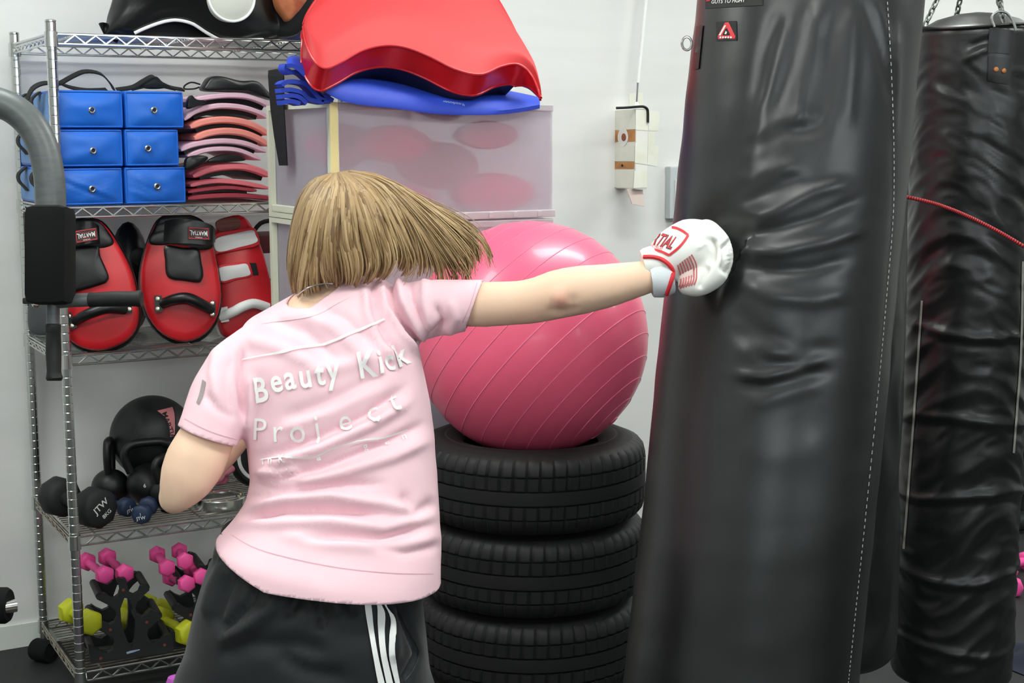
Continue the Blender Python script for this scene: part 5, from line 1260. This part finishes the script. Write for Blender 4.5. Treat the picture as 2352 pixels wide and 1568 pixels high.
mb = MB(); stick_band(mb, sb, [(466, 872), (460, 900), (452, 925)], [(474, 878), (468, 905), (458, 930)], .0032, 10); mb.build('sleeve_print', mat('grey_print', (150, 140, 138), .6), so)

# shorts
SHORT = [((520, 1180), (1000, 1255), 2.19, .118), ((505, 1228), (990, 1318), 2.185, .128), ((478, 1310), (970, 1385), 2.18, .140), ((452, 1390), (975, 1440), 2.18, .150), ((430, 1480), (984, 1510), 2.185, .155), ((412, 1570), (990, 1580), 2.19, .155), ((404, 1640), (992, 1640), 2.19, .15)]
st = MB().loft([sect(*s_) for s_ in SHORT])
st.capsules([(P(545, 1560, 2.16), .092), (P(530, 1680, 2.13), .098), (P(520, 1800, 2.10), .100), (P(515, 1880, 2.09), .098)], 28)
st.capsules([(P(850, 1560, 2.20), .092), (P(880, 1680, 2.23), .098), (P(905, 1800, 2.26), .100), (P(920, 1880, 2.28), .098)], 28)
st = fuse(st, .0075, 8)
for (px_, py_, Z) in ((515, 1850, 2.09), (920, 1850, 2.28)):
    st = cut(st, P(px_, py_, Z), V((0, 0, -1)), (lambda c: pix(c)[0] < 720) if px_ < 700 else (lambda c: pix(c)[0] >= 720))
st = cut(st, P(750, 1205, 2.19), V((0, 0, 1)))
FS2 = [([(605, 1300), (590, 1340), (570, 1400)], 9, -.006), ([(640, 1330), (620, 1400), (560, 1450), (500, 1480)], 14, .007), ([(570, 1385), (530, 1430), (505, 1445)], 9, -.006), ([(690, 1325), (680, 1380), (660, 1420)], 10, -.007), ([(665, 1320), (655, 1370)], 9, .005), ([(720, 1345), (740, 1400), (745, 1450)], 10, -.006), ([(740, 1330), (770, 1370), (780, 1420)], 10, .005), ([(795, 1360), (815, 1410)], 8, -.006), ([(760, 1350), (765, 1400)], 8, .004),
       ([(500, 1500), (560, 1480), (680, 1480), (760, 1500)], 20, -.006), ([(520, 1290), (490, 1350), (470, 1420)], 14, .006), ([(545, 1300), (515, 1370), (490, 1440)], 10, -.005), ([(630, 1500), (700, 1540), (800, 1560)], 18, -.005), ([(905, 1375), (935, 1440), (960, 1500), (940, 1540), (920, 1568)], 7, -.006), ([(890, 1390), (900, 1450), (905, 1520)], 14, .006)]
st = folds(st, [(p, w_*1.15, a_*1.6) for p, w_, a_ in FS2], extra=lambda vs, x, y: np.array([.0016*noise.noise(V(p)*14) for p in vs])+.0022*np.sin(x*.55+np.sin(y*.05))*np.exp(-((y-(1292+(x-620)*.13))/16)**2))
m_short = mat('black_polyester', (19, 23, 25), .62, sheen=.15, spec=.35, bump=(700, .1, .0004))
sho = st.build('shorts', m_short, per, sharp=180); sho['label'] = 'black athletic shorts with three white side stripes'
stb = st.bvh(); C2 = lambda L: [(380+a/3.267, 1100+b/3.267) for a, b in L]
for A, B in (([(1483, 730), (1490, 880), (1500, 1000), (1530, 1180), (1560, 1350), (1600, 1560), (1680, 1900), (1752, 2360)], [(1535, 730), (1537, 880), (1550, 1000), (1565, 1150), (1600, 1350), (1650, 1560), (1730, 1900), (1802, 2360)]),
             ([(1558, 730), (1562, 880), (1588, 960), (1592, 1100), (1610, 1300), (1662, 1560), (1742, 1900), (1812, 2360)], [(1605, 730), (1607, 900), (1648, 1010), (1645, 1150), (1660, 1320), (1712, 1560), (1792, 1900), (1862, 2360)]),
             ([(1622, 740), (1625, 900), (1688, 1040), (1680, 1180), (1680, 1350), (1728, 1560), (1808, 1900), (1880, 2360)], [(1655, 740), (1652, 930), (1714, 1030), (1730, 1120), (1722, 1300), (1762, 1560), (1842, 1900), (1916, 2360)])):
    mb = MB(); stick_band(mb, stb, C2(A), C2(B), .0022, 110); mb.build('side_stripe', m_white_pr, sho)
mb = MB(); stick_line(mb, stb, [(905, 1378), (932, 1440), (960, 1495), (950, 1535), (925, 1568)], 2.5, .002); mb.build('side_piping', mat('black_seam', (14, 16, 17), .5), sho)

# body: one continuous skin
bd = MB().loft([sect(L, R, Z+.006, b, e=.84 if L[1] > 760 else .93) for L, R, Z, b in TORSO[2:-1]]+[sect((715, 650), (810, 615), 2.30, .046), sect((730, 600), (815, 575), 2.305, .046)])
bd.capsules(chainp([(895, 730, 2.255, 42), (1000, 708, 2.245, 46), (1075, 701, 2.238, 50), (1110, 699, 2.235, 53), (1189, 695, 2.23, 51), (1233, 689, 2.225, 53), (1284, 675, 2.22, 57.5), (1338, 665, 2.22, 57), (1397, 655.5, 2.225, 51), (1463, 641, 2.23, 42), (1505, 632, 2.235, 36), (1540, 622, 2.24, 34)]), 24)
bd.capsules(chainp([(550, 850, 2.225, 44), (508, 925, 2.19, 52), (485, 985, 2.17, 60), (472, 1012, 2.163, 65), (447, 1062, 2.15, 70), (425, 1105, 2.14, 62), (405, 1140, 2.135, 44), (398, 1150, 2.135, 34)]), 24)
bd.capsules(chainp([(400, 1142, 2.145, 38), (430, 1110, 2.20, 44), (480, 1065, 2.27, 43), (530, 1015, 2.35, 38), (565, 975, 2.40, 32), (590, 945, 2.43, 28)]), 20)
HC = P(790, 540, 2.315); Hf = (RT*.55+FW*.82+DN*.12).normalized(); Hu = (-DN+RT*.1); Hu = (Hu-Hf*Hu.dot(Hf)).normalized(); Hs = Hf.cross(Hu); Mh = Matrix((Hs, Hf, Hu)).transposed()
bd.ell(HC+Hu*.008, (.068, .080, .078), M=Mh); bd.ell(HC+Hf*.02-Hu*.045, (.055, .062, .06), M=Mh); bd.ell(HC+Hf*.088-Hu*.018, (.013, .018, .022), M=Mh); bd.ell(HC+Hf*.072-Hu*.085, (.024, .02, .018), M=Mh)
bd.ell(HC+Hf*.078-Hu*.058, (.022, .012, .007), M=Mh)
for s_ in (-1, 1): bd.ell(HC+Hs*(.072*s_)-Hu*.012-Hf*.005, (.012, .022, .032), M=Mh)
LEG = [[(600, 1450, 2.17, .085), (545, 1650, 2.13, .080), (520, 1930, 2.08, .056), (512, 2060, 2.12, .053), (505, 2300, 2.19, .034), (503, 2372, 2.2, .036)], [(840, 1450, 2.20, .085), (890, 1650, 2.23, .080), (930, 1900, 2.29, .056), (940, 2020, 2.30, .053), (950, 2210, 2.32, .034), (952, 2262, 2.325, .036)]]
for lg in LEG:
    pts = [(P(a, b, Z), r) for a, b, Z, r in lg]; pts[-1] = (V((pts[-1][0].x, pts[-1][0].y, .045)), .036); pts[-2] = (V((pts[-2][0].x, pts[-2][0].y, .10)), .034)
    bd.capsules(pts, 22)
    an = pts[-1][0]; dr = (FH*.8+RT*.45); dr = V((dr.x, dr.y, 0)).normalized(); sd = V((-dr.y, dr.x, 0))
    bd.capsules([(V((an.x, an.y, .034))-dr*.035, .032), (V((an.x, an.y, .042))+dr*.05, .036), (V((an.x, an.y, .030))+dr*.12, .029), (V((an.x, an.y, .022))+dr*.165, .021)], 16)
    for k in range(5): bd.capsules([(V((an.x, an.y, .016))+dr*.165+sd*(.028-.0135*k), .012-.0012*k*.6), (V((an.x, an.y, .012))+dr*(.20-.006*k)+sd*(.030-.0150*k), .011-.0012*k*.6)], 8, 2)
bd = fuse(bd, .0062, 8)
bd = folds(bd, [([(1270, 690), (1300, 685)], 16, .006), ([(1255, 712), (1300, 716), (1330, 705)], 8, -.004), ([(1285, 684), (1291, 682)], 5, .003), ([(1312, 680), (1322, 695)], 9, -.003)])
m_skin = mat('skin', (238, 202, 174), .5, sss=.12, spec=.35, var=(6, (232, 190, 162), .5))
nt = m_skin.node_tree; bs = nt.nodes['Principled BSDF']
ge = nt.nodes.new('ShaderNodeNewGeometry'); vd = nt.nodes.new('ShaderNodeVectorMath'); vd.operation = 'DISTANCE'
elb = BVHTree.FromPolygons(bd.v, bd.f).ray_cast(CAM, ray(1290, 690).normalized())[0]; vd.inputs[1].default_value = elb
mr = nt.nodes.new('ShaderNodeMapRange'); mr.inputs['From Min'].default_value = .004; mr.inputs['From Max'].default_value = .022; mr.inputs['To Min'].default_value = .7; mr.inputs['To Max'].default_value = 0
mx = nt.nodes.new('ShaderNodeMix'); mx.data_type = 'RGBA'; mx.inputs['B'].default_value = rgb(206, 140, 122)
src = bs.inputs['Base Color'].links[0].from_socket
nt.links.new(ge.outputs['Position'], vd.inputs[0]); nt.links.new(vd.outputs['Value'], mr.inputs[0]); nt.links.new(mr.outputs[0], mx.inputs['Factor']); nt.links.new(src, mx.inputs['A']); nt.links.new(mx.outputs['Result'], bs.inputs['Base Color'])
bo = bd.build('body', m_skin, per, sharp=180)
for s_ in (-1, 1):
    MB().ell(HC+Hf*.079+Hs*(.03*s_)-Hu*.002, (.012, .008, .007), M=Mh, nu=12, nv=8).build('eye', m_white_pr, bo)
    MB().ell(HC+Hf*.0862+Hs*(.03*s_)-Hu*.002, (.005, .003, .005), M=Mh, nu=10, nv=6).build('pupil', m_patch, bo)
MB().ell(HC+Hf*.088-Hu*.058, (.02, .005, .006), M=Mh, nu=12, nv=6).build('lips', mat('lips', (190, 110, 105), .4), bo)
MB().tube(cat_rom([P(682, 678, 2.215), P(705, 662, 2.205), P(740, 652, 2.2), P(765, 652, 2.2)], 16), .0012, 6).build('necklace', m_chrome, bo)

# hair
m_hair = bpy.data.materials.new('blond_hair'); m_hair.use_nodes = True; nt = m_hair.node_tree; bs = nt.nodes['Principled BSDF']
bs.inputs['Roughness'].default_value = .45; bs.inputs['Specular IOR Level'].default_value = .35
gi = nt.nodes.new('ShaderNodeNewGeometry'); rp_ = nt.nodes.new('ShaderNodeValToRGB'); cr = rp_.color_ramp
cr.elements[0].color = rgb(112, 86, 58); cr.elements[1].color = rgb(188, 160, 120)
for p_, c_ in ((.10, (138, 110, 76)), (.35, (156, 128, 90)), (.75, (172, 144, 102))): e_ = cr.elements.new(p_); e_.color = rgb(*c_)
nt.links.new(gi.outputs['Random Per Island'], rp_.inputs[0]); nt.links.new(rp_.outputs[0], bs.inputs['Base Color'])
G = [[(764, 399, 2.30), (716, 416, 2.30), (686, 460, 2.30), (668, 520, 2.30), (659, 590, 2.30), (664, 640, 2.30), (676, 676, 2.30)],
     [(766, 399, 2.28), (728, 424, 2.25), (700, 478, 2.235), (684, 540, 2.235), (674, 600, 2.24), (676, 650, 2.25), (686, 680, 2.26)],
     [(769, 399, 2.275), (746, 438, 2.225), (726, 500, 2.205), (712, 560, 2.20), (702, 620, 2.205), (696, 655, 2.215), (694, 672, 2.22)],
     [(773, 399, 2.27), (765, 440, 2.215), (750, 500, 2.195), (742, 560, 2.19), (742, 610, 2.20), (748, 640, 2.215), (752, 655, 2.225)],
     [(778, 398, 2.27), (787, 440, 2.21), (782, 500, 2.19), (785, 560, 2.187), (796, 605, 2.195), (802, 635, 2.205), (803, 652, 2.215)],
     [(782, 397, 2.27), (808, 438, 2.212), (820, 500, 2.193), (830, 555, 2.19), (840, 600, 2.195), (840, 630, 2.20), (832, 650, 2.21)],
     [(788, 396, 2.27), (830, 436, 2.218), (855, 495, 2.20), (872, 550, 2.197), (882, 595, 2.20), (878, 625, 2.205), (862, 645, 2.21)],
     [(793, 395, 2.275), (850, 428, 2.23), (885, 478, 2.215), (908, 530, 2.21), (925, 580, 2.21), (922, 610, 2.215), (908, 632, 2.22)],
     [(798, 394, 2.28), (862, 420, 2.24), (905, 462, 2.23), (940, 520, 2.225), (958, 575, 2.225), (955, 610, 2.23), (945, 630, 2.23)],
     [(802, 393, 2.285), (875, 418, 2.25), (925, 462, 2.24), (985, 530, 2.235), (1025, 585, 2.23), (1045, 620, 2.23), (1055, 645, 2.23)],
     [(805, 392, 2.29), (880, 415, 2.26), (945, 462, 2.25), (1015, 528, 2.245), (1058, 578, 2.24), (1074, 610, 2.24), (1076, 642, 2.24)],
     [(807, 392, 2.295), (885, 413, 2.27), (955, 452, 2.265), (1035, 510, 2.26), (1078, 548, 2.255), (1094, 575, 2.25), (1096, 605, 2.25)],
     [(806, 392, 2.31), (862, 403, 2.30), (910, 430, 2.295), (985, 464, 2.29), (1050, 494, 2.285), (1088, 528, 2.28), (1102, 566, 2.28)]]
rnd = random.Random(5); hair = MB()
def lock(g, w_, tipw=.0006):
    c = cat_rom(g, 15)
    rr = [w_*min(1, .5+.9*k/6)*(1-max(0, (k-5)/9.4))**.9+tipw for k in range(15)]
    hair.tube(c, rr, 6, flat=.5)
for layer, (dz, num, wid) in enumerate(((.020, 20, .0062), (.006, 32, .0040), (-.002, 46, .0027))):
    for i in range(len(G)-1):
        fly = i >= 8; nc = 3 if not fly else 2
        cl = [((k+.5)/nc+rnd.uniform(-.12, .12), rnd.uniform(.72, 1.06) if not fly else rnd.uniform(.82, 1.1), rnd.gauss(0, 1), rnd.gauss(0, 1)) for k in range(nc)]
        for k in range(num if not fly else int(num*.75)):
            t0 = (k+rnd.random())/num; tc, lc, sx, sy = cl[min(int(t0*nc), nc-1)]
            tt = tc+rnd.gauss(0, .07 if not fly else .16); ln = min(1.08, lc*rnd.uniform(.9, 1.03)); sp = rnd.gauss(0, 1); j3 = rnd.gauss(0, 1); g = []
            full = cat_rom([V(G[i][m]).lerp(V(G[i+1][m]), t0+(tt-t0)*(m/6)**.8) for m in range(7)], 25)
            for m in range(7):
                q = m/6*ln*24; k0 = min(int(q), 23); fr_ = q-k0; c_ = full[k0]+(full[k0+1]-full[k0])*fr_; wv_ = m/6
                amp = 4 if not fly else 9
                g.append(P(c_.x+(sx*amp*1.2+sp*amp*.5)*wv_**1.5+rnd.gauss(0, .8), c_.y+(sy*amp*.8+j3*amp*.4)*wv_**1.5, c_.z+dz*(1-.3*wv_)-.006*sin(pi*wv_)+.012*wv_**3+rnd.gauss(0, .0012)))
            lock(g, wid*(1 if not fly else .58)*(.7+.6*rnd.random()))
for k in range(90):                      # loose flyaway strands on the swinging side
    i = rnd.choice((7, 8, 9, 10, 11, 11)); t0 = rnd.random(); dx, dy = rnd.gauss(0, 14), rnd.gauss(0, 12); ext = rnd.uniform(0, 14)
    full = [V(G[i][m]).lerp(V(G[i+1][m]), t0) for m in range(7)]
    lock([P(q.x+(dx+ext)*(m/6)**2, q.y+dy*(m/6)**2-(5 if m else 0)*sin(m), q.z-.004+rnd.gauss(0, .003)) for m, q in enumerate(full)], .0016, .0003)
for k in range(70):                      # soft tips curling in at the nape
    i = rnd.randrange(0, 7); t0 = rnd.random(); full = [V(G[i][m]).lerp(V(G[i+1][m]), t0) for m in range(7)]; cu = rnd.uniform(4, 20)
    lock([P(q.x+cu*(m/6)**3*(1 if i < 3 else -.6), q.y+rnd.uniform(-4, 8)*(m/6), q.z-.002) for m, q in enumerate(full)], .0026, .0003)
hair.build('hair', m_hair, per, sharp=180)['label'] = 'dark blond bob swinging out to one side'
hs = MB().ell(P(790, 512, 2.318), (.070, .078, .072), M=Mh, nu=28, nv=18); hs.build('hair_underlayer', mat('hair_gap_shade', (86, 64, 44), .7), per)  # darker cap: shade between the locks put into its colour

# right glove
def glove(sub):
    g = MB()
    g.capsules(chainp([(1512, 612, 2.235, 44), (1548, 588, 2.24, 62), (1585, 572, 2.245, 70), (1612, 572, 2.25, 66)]), 28)
    g.capsules(chainp([(1620, 535, 2.225, 34), (1645, 562, 2.215, 34), (1652, 595, 2.21, 33), (1638, 630, 2.21, 32), (1605, 652, 2.215, 29), (1578, 655, 2.22, 24)]), 24)
    g.capsules(chainp([(1540, 640, 2.205, 26), (1575, 628, 2.195, 32), (1602, 605, 2.19, 33), (1618, 570, 2.195, 28)]), 20) if False else None
    return g
gl = fuse(glove(0), .0035, 7)
FG = [([(1636, 548), (1640, 575), (1632, 608)], 7, -.012), ([(1620, 555), (1634, 550), (1648, 556)], 4, -.004), ([(1628, 610), (1612, 640), (1606, 665)], 6, -.007), ([(1600, 572), (1630, 552)], 4, .003)]
for k in range(11):
    a = -.9+k*.2; FG.append(([(1648+10*cos(a), 590+26*sin(a)), (1690+0*cos(a), 592+62*sin(a))], 4, -.0065))
gl = folds(gl, FG)
m_glove = mat('white_glove_leather', (238, 238, 232), .38, bump=(80, .1, .001))
a, b = P(1462, 597, 2.23), P(1497, 655, 2.23)
go = gl.build('boxing_glove', m_glove, per, sharp=180); go['label'] = 'white boxing glove with red trim and red lettering hitting the bag'
gb = gl.bvh()
cfm = MB().tube([P(1478, 612, 2.233), P(1486, 610, 2.233), P(1500, 607, 2.234), P(1522, 604, 2.236)], [37*pm, 41*pm, 43*pm, 44*pm], 24); cfm.build('cuff', m_glove, go)
wrm = MB().tube([P(1494, 642, 2.228), P(1500, 641, 2.228), P(1516, 640, 2.23), P(1536, 634, 2.232)], [38*pm, 42*pm, 44*pm, 42*pm], 24); wrm.build('hand_wrap', mat('grey_white_gauze', (214, 220, 224), .8, bump=(300, .4, .001)), go)
allm = MB(); [allm.add(q_.v, q_.f) for q_ in (gl, cfm, wrm)]; allb = allm.bvh()
mb = MB(); c = cat_rom([P(a_, b_, Z_) for a_, b_, Z_ in ((1478, 590, 2.196), (1500, 590, 2.190), (1522, 597, 2.184), (1540, 612, 2.180), (1546, 628, 2.180), (1540, 650, 2.184), (1531, 676, 2.195))], 30)
pts = []
for p in c:
    x_, y_, z_ = pix(p); h = allb.ray_cast(CAM, ray(x_, y_).normalized()); pts.append(h[0]-FW*.0012 if h[0] is not None and (h[0]-CAM).dot(FW) < 2.26 else P(x_, y_, 2.2))
MB().tube(pts, .0034, 8).build('red_trim', m_red_pr, go)
mb = MB()
for L in ([(1512, 528), (1530, 523), (1550, 523), (1567, 530), (1581, 540)], [(1581, 540), (1570, 556), (1556, 571), (1537, 586)], [(1537, 586), (1520, 578), (1500, 573), (1482, 577), (1468, 588)]): stick_line(mb, gb, L, 5.5, .0012, 4)
mb.build('red_frame', m_red_pr, go)
mb = MB(); stick_text(mb, gb, 'MARTIAL', (1466, 551), (18.5, 5.1), (26, -36), off=.0012, bold=.03, cut=.2); mb.build('logo_shadow', m_patch, go)
mb = MB(); stick_text(mb, gb, 'MARTIAL', (1466, 551), (18.5, 5.1), (26, -36), off=.0018, bold=.0, cut=.2); mb.build('logo_lettering', m_red_pr, go); mb = MB(); stick_text(mb, gb, 'WORLD', (1488, 566), (9, 2), (4, -10), off=.0016, cut=.3); mb.build('small_lettering', m_red_pr, go)
mb = MB(); stick_band(mb, gb, [(1558, 608), (1572, 596), (1588, 585)], [(1562, 656), (1576, 652), (1594, 648)], .0009, 14); mb.build('elastic_panel', mat('grey_pink_elastic', (214, 196, 190), .7), go)
mb = MB()
for k in range(7):
    u = k/6; stick_line(mb, gb, [(1556+32*u, 608-24*u), (1563+36*u, 630-22*u), (1564+36*u, 650-12*u), (1556+38*u, 664-10*u)], 2.8, .0016, 4)
mb.build('elastic_stripes', mat('dusty_red', (196, 96, 98), .6), go)['kind'] = 'stuff'
# guarding left glove in front of the chest
lg = MB(); lg.capsules(chainp([(585, 950, 2.43, 46), (605, 915, 2.45, 62), (620, 875, 2.46, 66), (628, 850, 2.465, 60)]), 24); lg.capsules(chainp([(600, 840, 2.44, 34), (590, 875, 2.43, 32), (596, 905, 2.43, 28)]), 18)
lo_ = fuse(lg, .004, 6).build('boxing_glove', m_glove, per, sharp=180); lo_['label'] = 'white boxing glove guarding in front of the chest'
MB().tube([P(568, 975, 2.415), P(588, 948, 2.43)], [40*pm, 46*pm], 20).build('cuff', m_red_pr, lo_)
